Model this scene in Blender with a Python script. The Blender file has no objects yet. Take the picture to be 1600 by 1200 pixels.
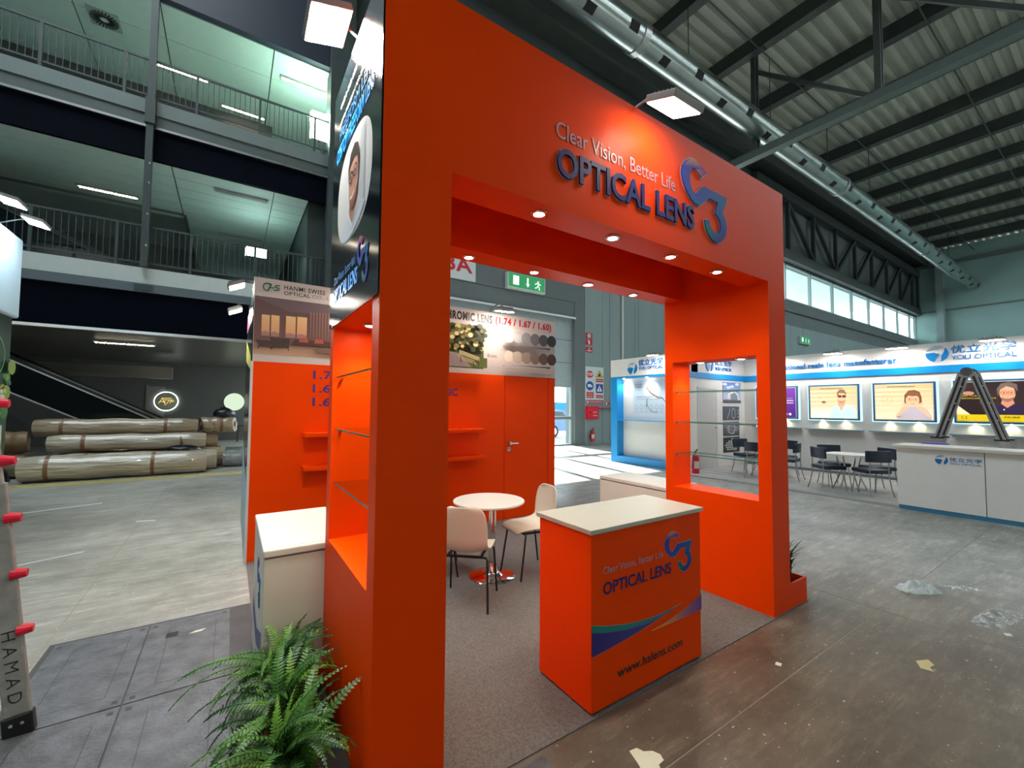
import bpy, math, random
from mathutils import Vector, Matrix, Euler
random.seed(7)
S = bpy.context.scene
COL = S.collection

# ------------------------------------------------------------------ camera, sky, sun, exposure
def lin(r, g, b):
    f = lambda c: c/12.92 if c <= .04045 else ((c+.055)/1.055)**2.4
    return (f(r/255), f(g/255), f(b/255))

cam_d = bpy.data.cameras.new('camera')
cam = bpy.data.objects.new('camera', cam_d)
COL.objects.link(cam)
YAW, PITCH, ROLL = 0.58200573, 0.04371744, 0.00813499
FPX, CXP, CYP = 657.183, 793.387, 607.449
fw = Vector((math.sin(YAW)*math.cos(PITCH), math.cos(YAW)*math.cos(PITCH), math.sin(PITCH)))
rt0 = Vector((math.cos(YAW), -math.sin(YAW), 0)); up0 = rt0.cross(fw)
rt = rt0*math.cos(ROLL) + up0*math.sin(ROLL)
up = up0*math.cos(ROLL) - rt0*math.sin(ROLL)
cam.matrix_world = Matrix(((rt.x, up.x, -fw.x, 0), (rt.y, up.y, -fw.y, 0), (rt.z, up.z, -fw.z, 1.665), (0, 0, 0, 1)))
cam_d.sensor_width = 36.0
cam_d.lens = FPX/1600*36
cam_d.shift_x = (800-CXP)/1600
cam_d.shift_y = (CYP-600)/1600
cam_d.clip_start = .05
cam_d.clip_end = 500
S.camera = cam

world = bpy.data.worlds.new('world'); S.world = world
world.use_nodes = True
bg = world.node_tree.nodes['Background']
bg.inputs[0].default_value = (.82, .95, 1.0, 1)
bg.inputs[1].default_value = 4.5

sun_d = bpy.data.lights.new('sun', 'SUN')
sun_d.energy = 45.0
sun_d.angle = math.radians(.6)
sun_d.color = (1, .97, .9)
sun = bpy.data.objects.new('sun', sun_d); COL.objects.link(sun)
sun.rotation_euler = Vector((-.19, -1, -.366)).to_track_quat('-Z', 'Y').to_euler()
sun.location = (10, 40, 20)

def portal_light(name, c, sx, sy, to):
    """guides sky light in through an opening (a Cycles light portal emits nothing itself)"""
    d = bpy.data.lights.new(name, 'AREA'); d.shape = 'RECTANGLE'; d.size = sx; d.size_y = sy
    d.cycles.is_portal = True
    o = bpy.data.objects.new(name, d); COL.objects.link(o); o.location = c
    o.rotation_euler = Vector(to).to_track_quat('-Z', 'Y').to_euler()
portal_light('added_skylight_portal', (-5, 7.5, 19.4), 8, 12.6, (0, 0, -1))  # unseen roof opening added over the left aisle, kept clear of the stand front
portal_light('added_skylight_portal', (40, -5.5, 19.4), 46, 7, (0, 0, -1))  # second unseen roof opening, added to light the far hall
portal_light('gate_portal', (9, 14.05, 1.33), 7.1, 2.6, (0, -1, 0))

S.view_settings.view_transform = 'Standard'
S.view_settings.look = 'None'
S.view_settings.gamma = 1
S.view_settings.use_curve_mapping = False
S.view_settings.exposure = 0.85
S.cycles.max_bounces = 8
S.cycles.diffuse_bounces = 4
S.cycles.glossy_bounces = 4
S.cycles.transparent_max_bounces = 12
S.cycles.sample_clamp_indirect = 4.0
S.cycles.caustics_reflective = False
S.cycles.caustics_refractive = False
S.cycles.use_denoising = True

# ------------------------------------------------------------------ materials
MATS = {}
def nodes_of(m):
    nt = m.node_tree
    return nt, nt.nodes, nt.links, nt.nodes['Principled BSDF']

def mat(name, rgb, rough=.5, metal=0., var=0., scale=6., bump=0., bscale=40., spec=.5, coat=0., stretch=(1, 1, 1), bdist=.01):
    """procedural principled material; var = lightness variation by noise, bump = fine relief"""
    if name in MATS: return MATS[name]
    m = bpy.data.materials.new(name); m.use_nodes = True
    nt, N, L, P = nodes_of(m)
    c = lin(*rgb)
    P.inputs['Base Color'].default_value = (*c, 1)
    P.inputs['Roughness'].default_value = rough
    P.inputs['Metallic'].default_value = metal
    P.inputs['Specular IOR Level'].default_value = spec
    P.inputs['Coat Weight'].default_value = coat
    P.inputs['Coat Roughness'].default_value = .08
    tc = N.new('ShaderNodeTexCoord'); mp = N.new('ShaderNodeMapping')
    mp.inputs['Scale'].default_value = stretch
    L.new(tc.outputs['Object'], mp.inputs['Vector'])
    nz = N.new('ShaderNodeTexNoise'); nz.inputs['Scale'].default_value = scale; nz.inputs['Detail'].default_value = 5
    L.new(mp.outputs[0], nz.inputs['Vector'])
    v = max(var, .015)
    cr = N.new('ShaderNodeValToRGB')
    cr.color_ramp.elements[0].position = .3; cr.color_ramp.elements[1].position = .7
    cr.color_ramp.elements[0].color = (*[x*(1-v) for x in c], 1)
    cr.color_ramp.elements[1].color = (*[min(1, x*(1+v)) for x in c], 1)
    L.new(nz.outputs['Fac'], cr.inputs[0]); L.new(cr.outputs[0], P.inputs['Base Color'])
    if bump:
        n2 = N.new('ShaderNodeTexNoise'); n2.inputs['Scale'].default_value = bscale; n2.inputs['Detail'].default_value = 3
        L.new(mp.outputs[0], n2.inputs['Vector'])
        b = N.new('ShaderNodeBump'); b.inputs['Strength'].default_value = bump; b.inputs['Distance'].default_value = bdist
        L.new(n2.outputs['Fac'], b.inputs['Height']); L.new(b.outputs[0], P.inputs['Normal'])
    MATS[name] = m
    return m

def emit(name, rgb, strength):
    if name in MATS: return MATS[name]
    m = bpy.data.materials.new(name); m.use_nodes = True
    nt, N, L, P = nodes_of(m)
    N.remove(P)
    e = N.new('ShaderNodeEmission'); e.inputs[0].default_value = (*lin(*rgb), 1); e.inputs[1].default_value = strength
    L.new(e.outputs[0], N['Material Output'].inputs[0])
    MATS[name] = m
    return m

def attr_mat(name, rough=.35, glow=0., spec=.5):
    """printed picture: colours from the mesh's own colour layer; glow > 0 = backlit sign"""
    if name in MATS: return MATS[name]
    m = bpy.data.materials.new(name); m.use_nodes = True
    nt, N, L, P = nodes_of(m)
    a = N.new('ShaderNodeVertexColor'); a.layer_name = 'Col'
    L.new(a.outputs[0], P.inputs['Base Color'])
    P.inputs['Roughness'].default_value = rough
    P.inputs['Specular IOR Level'].default_value = spec
    if glow:
        L.new(a.outputs[0], P.inputs['Emission Color']); P.inputs['Emission Strength'].default_value = glow
    MATS[name] = m
    return m

def glass_mat(name, tint=(.90, .97, .95), refl=.12, haze=0.):
    if name in MATS: return MATS[name]
    m = bpy.data.materials.new(name); m.use_nodes = True
    nt, N, L, P = nodes_of(m); N.remove(P)
    t = N.new('ShaderNodeBsdfTransparent'); t.inputs[0].default_value = (*tint, 1)
    g = N.new('ShaderNodeBsdfGlossy'); g.inputs['Roughness'].default_value = .02; g.inputs[0].default_value = (1, 1, 1, 1)
    lw = N.new('ShaderNodeLayerWeight'); lw.inputs[0].default_value = refl
    mx = N.new('ShaderNodeMixShader')
    ml = N.new('ShaderNodeMath'); ml.operation = 'MULTIPLY'; ml.inputs[1].default_value = .45
    L.new(lw.outputs['Fresnel'], ml.inputs[0]); L.new(ml.outputs[0], mx.inputs[0]); L.new(t.outputs[0], mx.inputs[1]); L.new(g.outputs[0], mx.inputs[2])
    L.new(mx.outputs[0], N['Material Output'].inputs[0])
    MATS[name] = m
    return m

ORANGE = mat('orange_laminate', (252, 70, 0), rough=.4, var=.03, scale=2, spec=.08)
WHITE = mat('white_laminate', (222, 218, 208), rough=.45, var=.02)
WHITEWALL = mat('white_stand_panel', (214, 212, 208), rough=.55, var=.02)
BLACKG = mat('glossy_black_print', (14, 22, 26), rough=.13, var=.02, spec=.6)
CHROME = mat('chrome', (225, 225, 225), rough=.08, metal=1)
ALU = mat('brushed_aluminium', (185, 186, 186), rough=.32, metal=1, var=.08, scale=30, stretch=(1, 1, 12))
BLACKM = mat('black_metal', (16, 16, 18), rough=.4)
GREYM = mat('grey_housing', (90, 92, 94), rough=.45)
DARKST = mat('dark_green_grey_steel', (58, 68, 68), rough=.5, var=.1, scale=3)
BLUE = mat('cyan_blue_laminate', (0, 136, 205), rough=.4, var=.02)
NAVYTXT = mat('navy_lettering', (30, 26, 104), rough=.45, spec=.25)
WHITETXT = mat('white_lettering', (235, 225, 225), rough=.4)
BLACKTXT = mat('black_lettering', (18, 14, 20), rough=.45)
REDTXT = mat('red_lettering', (196, 24, 40), rough=.45)
GREYTXT = mat('grey_lettering', (120, 112, 112), rough=.5)
SKYTXT = mat('bright_blue_lettering', (20, 150, 245), rough=.35)
STEELBLUE = mat('steel_blue_lettering', (36, 110, 176), rough=.35)
PURPTXT = mat('purple_lettering', (72, 40, 120), rough=.45)
LILAC = mat('lilac_grey_lettering', (188, 150, 170), rough=.4)
PRINT = attr_mat('printed_film', .33)
EMBL = attr_mat('emblem_film', .5, spec=.15)
PRINTM = attr_mat('printed_matt_film', .6)
BACKLIT = attr_mat('backlit_print', .3, .42)
GLASS = glass_mat('shelf_glass')
PANE = glass_mat('window_glass', (.93, .97, .98), .08)
LENS = emit('flood_lens', (255, 246, 232), 270)
LENSH = emit('header_flood_lens', (255, 238, 214), 15)
LENSW = emit('wall_flood_lens', (255, 240, 224), 75)
LENSFAR = emit('far_flood_lens', (255, 250, 244), 50)
BULB = emit('downlight_bulb', (255, 240, 214), 90)

# ------------------------------------------------------------------ mesh helpers
class MB:
    def __init__(s): s.v = []; s.f = []; s.m = []; s.c = []
    def face(s, pts, m=0, cols=None):
        b = len(s.v); s.v += [tuple(p) for p in pts]; s.f.append(tuple(range(b, b+len(pts)))); s.m.append(m)
        s.c.append(cols)
        return s
    def add(s, vs, fs, m=0):
        b = len(s.v); s.v += [tuple(p) for p in vs]
        for f in fs: s.f.append(tuple(i+b for i in f)); s.m.append(m); s.c.append(None)
        return s
    def box(s, x0, x1, y0, y1, z0, z1, m=0):
        return s.add([(x0,y0,z0),(x1,y0,z0),(x1,y1,z0),(x0,y1,z0),(x0,y0,z1),(x1,y0,z1),(x1,y1,z1),(x0,y1,z1)],
            [(0,3,2,1),(4,5,6,7),(0,1,5,4),(1,2,6,5),(2,3,7,6),(3,0,4,7)], m)
    def obox(s, c, ax, ay, az, m=0):
        """box by centre and three half-axis vectors"""
        c = Vector(c); ax, ay, az = Vector(ax), Vector(ay), Vector(az)
        P = [c+i*ax+j*ay+k*az for k in (-1, 1) for i, j in ((-1,-1),(1,-1),(1,1),(-1,1))]
        return s.add(P, [(0,3,2,1),(4,5,6,7),(0,1,5,4),(1,2,6,5),(2,3,7,6),(3,0,4,7)], m)
    def bar(s, a, b, w, h, m=0, upv=(0, 0, 1)):
        """rectangular bar from a to b, w across, h along up"""
        a, b = Vector(a), Vector(b); d = (b-a); l = d.length; d.normalize()
        u = Vector(upv)
        if abs(d.dot(u)) > .98: u = Vector((0, 1, 0))
        r = d.cross(u).normalized(); u2 = r.cross(d)
        return s.obox((a+b)/2, d*l/2, r*w/2, u2*h/2, m)
    def tube(s, pts, r, n=8, m=0, cap=True, rs=None):
        pts = [Vector(p) for p in pts]; K = len(pts); vs = []; fs = []
        prev = None
        for i, p in enumerate(pts):
            d = (pts[min(i+1, K-1)]-pts[max(i-1, 0)]).normalized()
            if prev is None:
                ref = Vector((0, 0, 1)) if abs(d.z) < .9 else Vector((1, 0, 0))
                a = d.cross(ref).normalized()
            else:
                a = (prev - d*prev.dot(d)).normalized()
            prev = a; b = d.cross(a)
            rr = rs[i] if rs else r
            vs += [p + a*math.cos(2*math.pi*k/n)*rr + b*math.sin(2*math.pi*k/n)*rr for k in range(n)]
        for i in range(K-1):
            for k in range(n):
                fs.append((i*n+k, i*n+(k+1) % n, (i+1)*n+(k+1) % n, (i+1)*n+k))
        if cap:
            fs.append(tuple(range(n-1, -1, -1))); fs.append(tuple(range((K-1)*n, K*n)))
        return s.add(vs, fs, m)
    def lathe(s, prof, c=(0, 0, 0), n=32, m=0):
        """profile of (r, z) about a vertical axis at c"""
        vs = []; fs = []; K = len(prof)
        for r, z in prof:
            vs += [(c[0]+r*math.cos(2*math.pi*k/n), c[1]+r*math.sin(2*math.pi*k/n), c[2]+z) for k in range(n)]
        for i in range(K-1):
            for k in range(n):
                fs.append((i*n+k, i*n+(k+1) % n, (i+1)*n+(k+1) % n, (i+1)*n+k))
        fs.append(tuple(range(n-1, -1, -1))); fs.append(tuple(range((K-1)*n, K*n)))
        return s.add(vs, fs, m)
    def build(s, name, mats, parent=None, smooth=False, bevel=0.):
        me = bpy.data.meshes.new(name)
        vs = s.v
        if parent is not None:
            lx, ly, lz = off_of(parent); vs = [(a-lx, b-ly, c-lz) for a, b, c in vs]
        me.from_pydata(vs, [], s.f)
        if not isinstance(mats, (list, tuple)): mats = [mats]
        for m in mats: me.materials.append(m)
        for p, i in zip(me.polygons, s.m): p.material_index = i; p.use_smooth = smooth
        if any(c is not None for c in s.c):
            at = me.color_attributes.new('Col', 'FLOAT_COLOR', 'CORNER')
            for p, cs in zip(me.polygons, s.c):
                for j, li in enumerate(p.loop_indices):
                    c = cs[j % len(cs)] if cs else (.5, .5, .5)
                    at.data[li].color = (*c, 1)
        me.update()
        o = bpy.data.objects.new(name, me); COL.objects.link(o)
        if parent is not None: o.parent = parent
        if bevel:
            b = o.modifiers.new('bevel', 'BEVEL'); b.width = bevel; b.segments = 2; b.limit_method = 'ANGLE'
            b.harden_normals = False
        return o

def off_of(p):
    o = Vector((0, 0, 0))
    while p is not None: o += p.location; p = p.parent
    return o

def smooth_by_angle(o, deg=40):
    me = o.data
    for p in me.polygons: p.use_smooth = True
    try: me.set_sharp_from_angle(angle=math.radians(deg))
    except Exception: pass
    return o

def tag(o, label, cat, group=None):
    o['label'] = label; o['category'] = cat
    if group: o['group'] = group
    return o
def struct(o, label=None):
    o['kind'] = 'structure'
    if label: o['label'] = label
    return o
def thing(name, loc, label, cat, group=None, rz=0.):
    o = bpy.data.objects.new(name, None); COL.objects.link(o)
    o.location = loc; o.rotation_euler = (0, 0, rz); o.empty_display_size = .1
    return tag(o, label, cat, group)
def copy_tree(o, parent=None):
    c = o.copy(); COL.objects.link(c); c.parent = parent
    for ch in list(o.children): copy_tree(ch, c)
    return c

class Frame:
    """a flat sign or wall face: u to the reader's right, v up, n out of the face"""
    def __init__(s, o, u, v=(0, 0, 1)):
        s.o = Vector(o); s.u = Vector(u).normalized(); s.v = Vector(v).normalized(); s.n = s.u.cross(s.v)
    def p(s, u, v, n=0.): return s.o + s.u*u + s.v*v + s.n*n

class Print(MB):
    """flat printed artwork: coloured patches in thin layers on a Frame"""
    def __init__(s, fr, n0=.0015): super().__init__(); s.fr = fr; s.n = n0
    def poly(s, pts, cols, dn=.0006):
        if isinstance(cols[0], (int, float)): cols = [cols]
        s.face([s.fr.p(u, v, s.n) for u, v in pts], 0, [lin(*c) for c in cols]); s.n += dn; return s
    def rect(s, u0, u1, v0, v1, c, c2=None, horiz=False):
        if c2 is None: return s.poly([(u0,v0),(u1,v0),(u1,v1),(u0,v1)], c)
        return s.poly([(u0,v0),(u1,v0),(u1,v1),(u0,v1)], [c, c2, c2, c] if horiz else [c, c, c2, c2])
    def ell(s, u, v, ru, rv, c, a0=0, a1=360, n=28):
        pts = [(u+ru*math.cos(math.radians(a0+(a1-a0)*i/n)), v+rv*math.sin(math.radians(a0+(a1-a0)*i/n))) for i in range(n if a1-a0 >= 360 else n+1)]
        return s.poly(pts, c)
    def ribbon(s, pts, w, c, closed=False):
        """stroke of constant width along pts; c one colour or a list per point"""
        K = len(pts); L_ = []; R_ = []
        for i in range(K):
            a = pts[i-1] if (i or closed) else pts[i]; b = pts[(i+1) % K] if (i < K-1 or closed) else pts[i]
            d = Vector((b[0]-a[0], b[1]-a[1])).normalized(); nn = Vector((-d.y, d.x))*w/2
            L_.append((pts[i][0]+nn.x, pts[i][1]+nn.y)); R_.append((pts[i][0]-nn.x, pts[i][1]-nn.y))
        multi = not isinstance(c[0], (int, float))
        for i in range(K if closed else K-1):
            j = (i+1) % K
            cc = [c[i], c[j], c[j], c[i]] if multi else [c]
            s.face([s.fr.p(*R_[i], s.n), s.fr.p(*R_[j], s.n), s.fr.p(*L_[j], s.n), s.fr.p(*L_[i], s.n)], 0, [lin(*q) for q in cc])
        s.n += .0006; return s
    def arc(s, u, v, ru, rv, w, c, a0=0, a1=360, n=28):
        return s.ribbon([(u+ru*math.cos(math.radians(a0+(a1-a0)*i/n)), v+rv*math.sin(math.radians(a0+(a1-a0)*i/n))) for i in range(n+1)], w, c)

def text(fr, body, u0, u1, v0, v1, mt, parent, name='lettering', thick=.003, bold=0., n=.0015, spacing=1., shear=0.):
    """lettering fitted into a rectangle of a Frame, as a thin solid mesh"""
    cu = bpy.data.curves.new('tmp', 'FONT'); cu.body = body; cu.size = 1; cu.resolution_u = 3
    cu.offset = bold; cu.space_character = spacing; cu.shear = shear
    cu.extrude = .5
    ob = bpy.data.objects.new('tmp', cu); COL.objects.link(ob)
    dg = bpy.context.evaluated_depsgraph_get()
    me = bpy.data.meshes.new_from_object(ob.evaluated_get(dg))
    bpy.data.objects.remove(ob); bpy.data.curves.remove(cu)
    ofs = off_of(parent)
    xs = [v.co.x for v in me.vertices]; ys = [v.co.y for v in me.vertices]
    if not xs: return None
    x0, x1, y0, y1 = min(xs), max(xs), min(ys), max(ys)
    for v in me.vertices:
        u = u0 + (v.co.x-x0)/(x1-x0)*(u1-u0); w = v0 + (v.co.y-y0)/max(1e-6, y1-y0)*(v1-v0)
        v.co = fr.p(u, w, n + (v.co.z+.5)*thick) - ofs
    me.materials.clear(); me.materials.append(mt)
    for p in me.polygons: p.material_index = 0
    me.name = name
    o = bpy.data.objects.new(name, me); COL.objects.link(o)
    if parent is not None: o.parent = parent
    return o

def solid(fr, pts, mt, parent, name, thick=.003, n=.0015, cols=None):
    """flat outline given thickness on a Frame (cut-out letters, logos)"""
    b = MB(); K = len(pts)
    b.face([fr.p(u, v, n+thick) for u, v in pts], 0, cols)
    for i in range(K):
        j = (i+1) % K
        b.face([fr.p(*pts[i], n), fr.p(*pts[j], n), fr.p(*pts[j], n+thick), fr.p(*pts[i], n+thick)], 0, [cols[i], cols[j], cols[j], cols[i]] if cols else None)
    return b.build(name, mt, parent)

def spot(name, loc, power, angle=110, blend=.7, col=(1, .9, .74), parent=None, to=(0, 0, -1), size=.03):
    d = bpy.data.lights.new(name, 'SPOT'); d.energy = power; d.spot_size = math.radians(angle); d.spot_blend = blend
    d.color = col; d.shadow_soft_size = size
    o = bpy.data.objects.new(name, d); COL.objects.link(o); o.location = Vector(loc) - off_of(parent)
    o.rotation_euler = Vector(to).to_track_quat('-Z', 'Y').to_euler()
    if parent is not None: o.parent = parent
    return o

# ================================================================== THE HALL
# concrete slabs with recessed joints
def concrete(name, ca, cb, da, db):
    m = bpy.data.materials.new(name); m.use_nodes = True
    nt, N, L, P = nodes_of(m)
    tc = N.new('ShaderNodeTexCoord')
    def noise(scale, det, rot=0, st=(1, 1, 1), rough=.55):
        mp = N.new('ShaderNodeMapping'); mp.inputs['Scale'].default_value = st; mp.inputs['Rotation'].default_value = (0, 0, rot)
        L.new(tc.outputs['Object'], mp.inputs[0])
        n = N.new('ShaderNodeTexNoise'); n.inputs['Scale'].default_value = scale; n.inputs['Detail'].default_value = det
        n.inputs['Roughness'].default_value = rough
        L.new(mp.outputs[0], n.inputs['Vector']); return n.outputs['Fac']
    def ramp(fac, a, b, ca, cb):
        r = N.new('ShaderNodeValToRGB'); r.color_ramp.elements[0].position = a; r.color_ramp.elements[1].position = b
        r.color_ramp.elements[0].color = (*ca, 1); r.color_ramp.elements[1].color = (*cb, 1)
        L.new(fac, r.inputs[0]); return r.outputs[0]
    def mix(a, b, fac, t='MIX'):
        x = N.new('ShaderNodeMix'); x.data_type = 'RGBA'; x.blend_type = t
        if isinstance(fac, float): x.inputs[0].default_value = fac
        else: L.new(fac, x.inputs[0])
        L.new(a, x.inputs[6])
        if isinstance(b, tuple): x.inputs[7].default_value = (*b, 1)
        else: L.new(b, x.inputs[7])
        return x.outputs[2]
    big = ramp(noise(.55, 6), .32, .68, lin(*ca), lin(*cb))
    # brown dust trodden in front of the orange stand
    vd = N.new('ShaderNodeVectorMath'); vd.operation = 'DISTANCE'; vd.inputs[1].default_value = (2.6, -.2, 0)
    L.new(tc.outputs['Object'], vd.inputs[0])
    ad = N.new('ShaderNodeMath'); ad.operation = 'MULTIPLY_ADD'; ad.inputs[1].default_value = 2.6; L.new(noise(.7, 5), ad.inputs[0]); L.new(vd.outputs['Value'], ad.inputs[2])
    mr = N.new('ShaderNodeMapRange'); mr.inputs[1].default_value = 2.9; mr.inputs[2].default_value = 5.6; mr.inputs[3].default_value = 1; mr.inputs[4].default_value = 0
    mr.interpolation_type = 'SMOOTHSTEP'; L.new(ad.outputs[0], mr.inputs[0])
    brown = ramp(noise(.9, 6), .32, .68, lin(*da), lin(*db))
    big = mix(big, brown, mr.outputs[0])
    mid = ramp(noise(3.2, 7, rough=.7), .3, .72, (.70, .69, .68), (1.12, 1.12, 1.12))
    c = mix(big, mid, 1., 'MULTIPLY')
    scr = ramp(noise(1.9, 10, .25, (1, 6, 1), .85), .50, .64, (0, 0, 0), (.95, .95, .95))
    lighter = mix(c, (1.75, 1.76, 1.76), 1., 'MULTIPLY'); c = mix(c, lighter, scr)
    scr2 = ramp(noise(1.3, 10, -.6, (1, 3, 1), .85), .50, .66, (0, 0, 0), (.85, .85, .85))
    darker = mix(c, (.62, .60, .56), 1., 'MULTIPLY'); c = mix(c, darker, scr2)
    spk = ramp(noise(34, 2), .70, .73, (0, 0, 0), (.85, .85, .85))
    c = mix(c, lin(216, 212, 202), spk)
    L.new(c, P.inputs['Base Color'])
    r = ramp(noise(1.4, 5), .3, .7, (.31, .31, .31), (.48, .48, .48)); L.new(r, P.inputs['Roughness'])
    b = N.new('ShaderNodeBump'); b.inputs['Strength'].default_value = .12; b.inputs['Distance'].default_value = .01
    L.new(noise(60, 4), b.inputs['Height']); L.new(b.outputs[0], P.inputs['Normal'])
    return m
CONC = concrete('polished_concrete', (130, 130, 123), (168, 168, 162), (82, 73, 60), (116, 106, 90))
JOINT = mat('pale_joint_mortar', (150, 142, 128), rough=.8, var=.1, scale=20)
floor = struct(MB().box(-40, 120, -40, 60, -.3, -.002).build('floor', JOINT), 'scuffed grey polished concrete hall floor')
xs = [-40, -12.2, -6.6, -1.01, 4.58, 10.2, 15.8, 21.4, 120]
ys = [-40, -4.3, 1.28, 6.9, 12.5, 60]
for i in range(len(xs)-1):
    for j in range(len(ys)-1):
        g = .004
        MB().box(xs[i]+g, xs[i+1]-g, ys[j]+g, ys[j+1]-g, -.05, 0).build('concrete_slab', CONC, floor)

PANELGREY = mat('pale_grey_wall_panel', (130, 146, 146), rough=.55, var=.05, scale=1.5, stretch=(1, 1, .12))
PORTALGREY = mat('gate_portal_grey', (98, 106, 108), rough=.6, var=.06, scale=1.2)
GATEGREY = mat('gate_panel_grey', (150, 162, 166), rough=.5, var=.04)
TEALWALL = mat('far_wall_teal_grey', (136, 164, 160), rough=.6, var=.05, scale=.6)
FRAMEW = mat('door_frame_grey', (150, 160, 165), rough=.4)
Y = 13.9
wall = struct(MB().box(13.30, 120, Y+.12, Y+.5, 0, 7.7).build('wall_back', PORTALGREY), 'tall grey panelled hall wall behind the stands')
x = 13.30; k = 0
for w in (1.12, .48, 1.8, .26) + (2.05,)*9:
    MB().box(x+.008, x+w-.008, Y, Y+.13, 0, 7.7).build('wall_panel', PANELGREY, wall, bevel=.01); x += w
MB().box(35.43, 120, Y, Y+.13, 0, 7.7).build('wall_panel', PANELGREY, wall)
MB().box(13.3, 120, Y, Y+.5, 7.7, 9.5).build('concrete_band', PORTALGREY, wall)
struct(MB().tube([(13.3, Y-.1, 8.72), (70, Y-.1, 8.72)], .07).build('service_pipe', ALU))
struct(MB().tube([(15.74, Y-.06, 7.7), (15.74, Y-.06, 0)], .05).build('cable_duct', mat('white_plastic', (206, 210, 208), rough=.4)))
MB().box(13.3, 120, Y+.1, Y+.5, 12.1, 19).build('upper_panel', PORTALGREY, wall)
# grey portal round the gate
gate_wall = struct(MB().box(4.6, 13.27, Y, Y+.6, 6.37, 19).box(12.70, 13.27, Y, Y+.6, 0, 6.37).box(4.6, 5.1, Y, Y+.6, 0, 6.37).box(5.1, 12.70, Y+.03, Y+.6, 5.66, 6.36).build('wall_gate', PORTALGREY), 'dark grey portal around the loading gate')
struct(MB().box(5.1, 12.72, Y-.05, Y-.002, 5.60, 5.68).build('lintel_trim', ALU))
d = MB().box(5.1, 12.70, Y+.2, Y+.28, 2.66, 5.66).build('door_1', GATEGREY); struct(d, 'raised pale grey sectional gate leaf')
for z in (3.65, 4.66):
    MB().box(5.1, 12.70, Y+.192, Y+.2, z-.012, z+.012).build('panel_joint', PORTALGREY, d)
# glazed leaves below the gate: 1.42 m pitch
DW = 1.42
n_leaf = 5
for i in range(n_leaf):
    x1 = 12.70 - i*DW; x0 = x1 - DW
    d = MB().box(x0, x0+.09, Y+.16, Y+.28, 0, 2.66).box(x1-.09, x1, Y+.16, Y+.28, 0, 2.66).box(x0, x1, Y+.2, Y+.26, 2.56, 2.66).box(x0, x1, Y+.2, Y+.26, 0, .07).box(x0, x1, Y+.18, Y+.27, 1.14, 1.28).build('door_%d' % (i+2), FRAMEW)
    struct(d, 'glazed aluminium door leaf under the gate')
    MB().box(x0+.06, x1-.06, Y+.225, Y+.233, .07, 1.16).build('door_pane', PANE, d)
    MB().box(x0+.06, x1-.06, Y+.225, Y+.233, 1.26, 2.56).build('door_pane', PANE, d)
    MB().bar((x0+.08, Y+.16, 1.21), (x1-.08, Y+.16, 1.21), .04, .05).build('push_bar', ALU, d)
struct(MB().box(3.0, 4.6, Y, Y+.6, 0, 19).build('wall_pier', DARKST), 'dark pier between gate and gallery')

# strip window with corridor behind it
WF = mat('strip_window_frame', (132, 150, 150), rough=.5)
COR = mat('corridor_ceiling_white', (226, 240, 236), rough=.7)
win = struct(MB().box(32.6, 63.4, Y-.04, Y+.16, 9.44, 9.56).box(32.6, 63.4, Y-.04, Y+.16, 11.98, 12.12).build('window_1', WF), 'long strip window under the roof truss')
mx = [32.7, 36.8, 41.0, 45.1, 49.2, 53.3, 57.4, 61.4, 63.4]
for i, x in enumerate(mx):
    MB().box(x-.07, x+.07, Y-.04, Y+.14, 9.5, 12.1).build('mullion', WF, win)
    if i < len(mx)-1:
        MB().box(x+.07, mx[i+1]-.07, Y+.04, Y+.055, 9.5, 12.05).build('pane', PANE, win)
struct(MB().box(31, 66, Y+.5, 26, 9.3, 9.44).build('corridor_floor', PORTALGREY))
struct(MB().box(31, 66, Y+.6, 24, 14.2, 14.35).build('corridor_ceiling', COR))
for i in range(5):
    tag(MB().box(33+6.5*i, 35+6.5*i, 16.2, 16.5, 14.11, 14.19).build('corridor_fill_light', emit('corridor_fill_glow', (236, 255, 250), 10)), 'added fill light number %s from the left in the corridor beyond the strip window' % ('one', 'two', 'three', 'four', 'five')[i], 'strip light', 'added corridor lights')  # lamps added to brighten the corridor behind the panes
rail = tag(MB().bar((32, 16, 10.55), (63, 16, 10.55), .06, .06).build('corridor_railing', ALU), 'thin railing in the corridor beyond the strip window', 'railing')
for i in range(21):
    MB().bar((32.5+i*1.5, 16, 9.44), (32.5+i*1.5, 16, 10.55), .05, .05, upv=(0, 1, 0)).build('post', ALU, rail)
cl = MB()
# roof: corrugated sheet on purlins
ROOF = mat('corrugated_roof_sheet', (168, 172, 160), rough=.55, var=.08, scale=.7)
STEEL = mat('roof_steel', (62, 68, 66), rough=.5, var=.1, scale=1.5)
ZR = 19.0
rb = MB(); y = -2.0
prof = []
while y < 15:
    prof += [(y, ZR), (y+.2, ZR), (y+.27, ZR+.2), (y+.47, ZR+.2)]; y += .54
for a, b in zip(prof, prof[1:]):
    rb.face([(-1, a[0], a[1]), (-1, b[0], b[1]), (66, b[0], b[1]), (66, a[0], a[1])])
struct(rb.build('ceiling', ROOF), 'ribbed metal roof sheets over the hall')
struct(MB().box(-1, 66, -2, 15, ZR+.22, ZR+.4).box(-14, -9, -14, 15, ZR, ZR+.3).box(-14, 17, -14, -2, ZR+.22, ZR+.4).box(17, 66, -14, -9, ZR, ZR+.3).box(63, 66, -9, -2, ZR+.22, ZR+.4).box(-9, -1, -2, 1.2, ZR, ZR+.3).box(-9, -1, 13.8, 15, ZR, ZR+.3).build('ceiling_deck', STEEL))  # leaves two unseen openings, added to let sky light in
struct(MB().box(-14.3, 66, -14.3, -14, 0, ZR+.3).build('wall_rear', PORTALGREY), 'plain wall behind the viewer')
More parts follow.
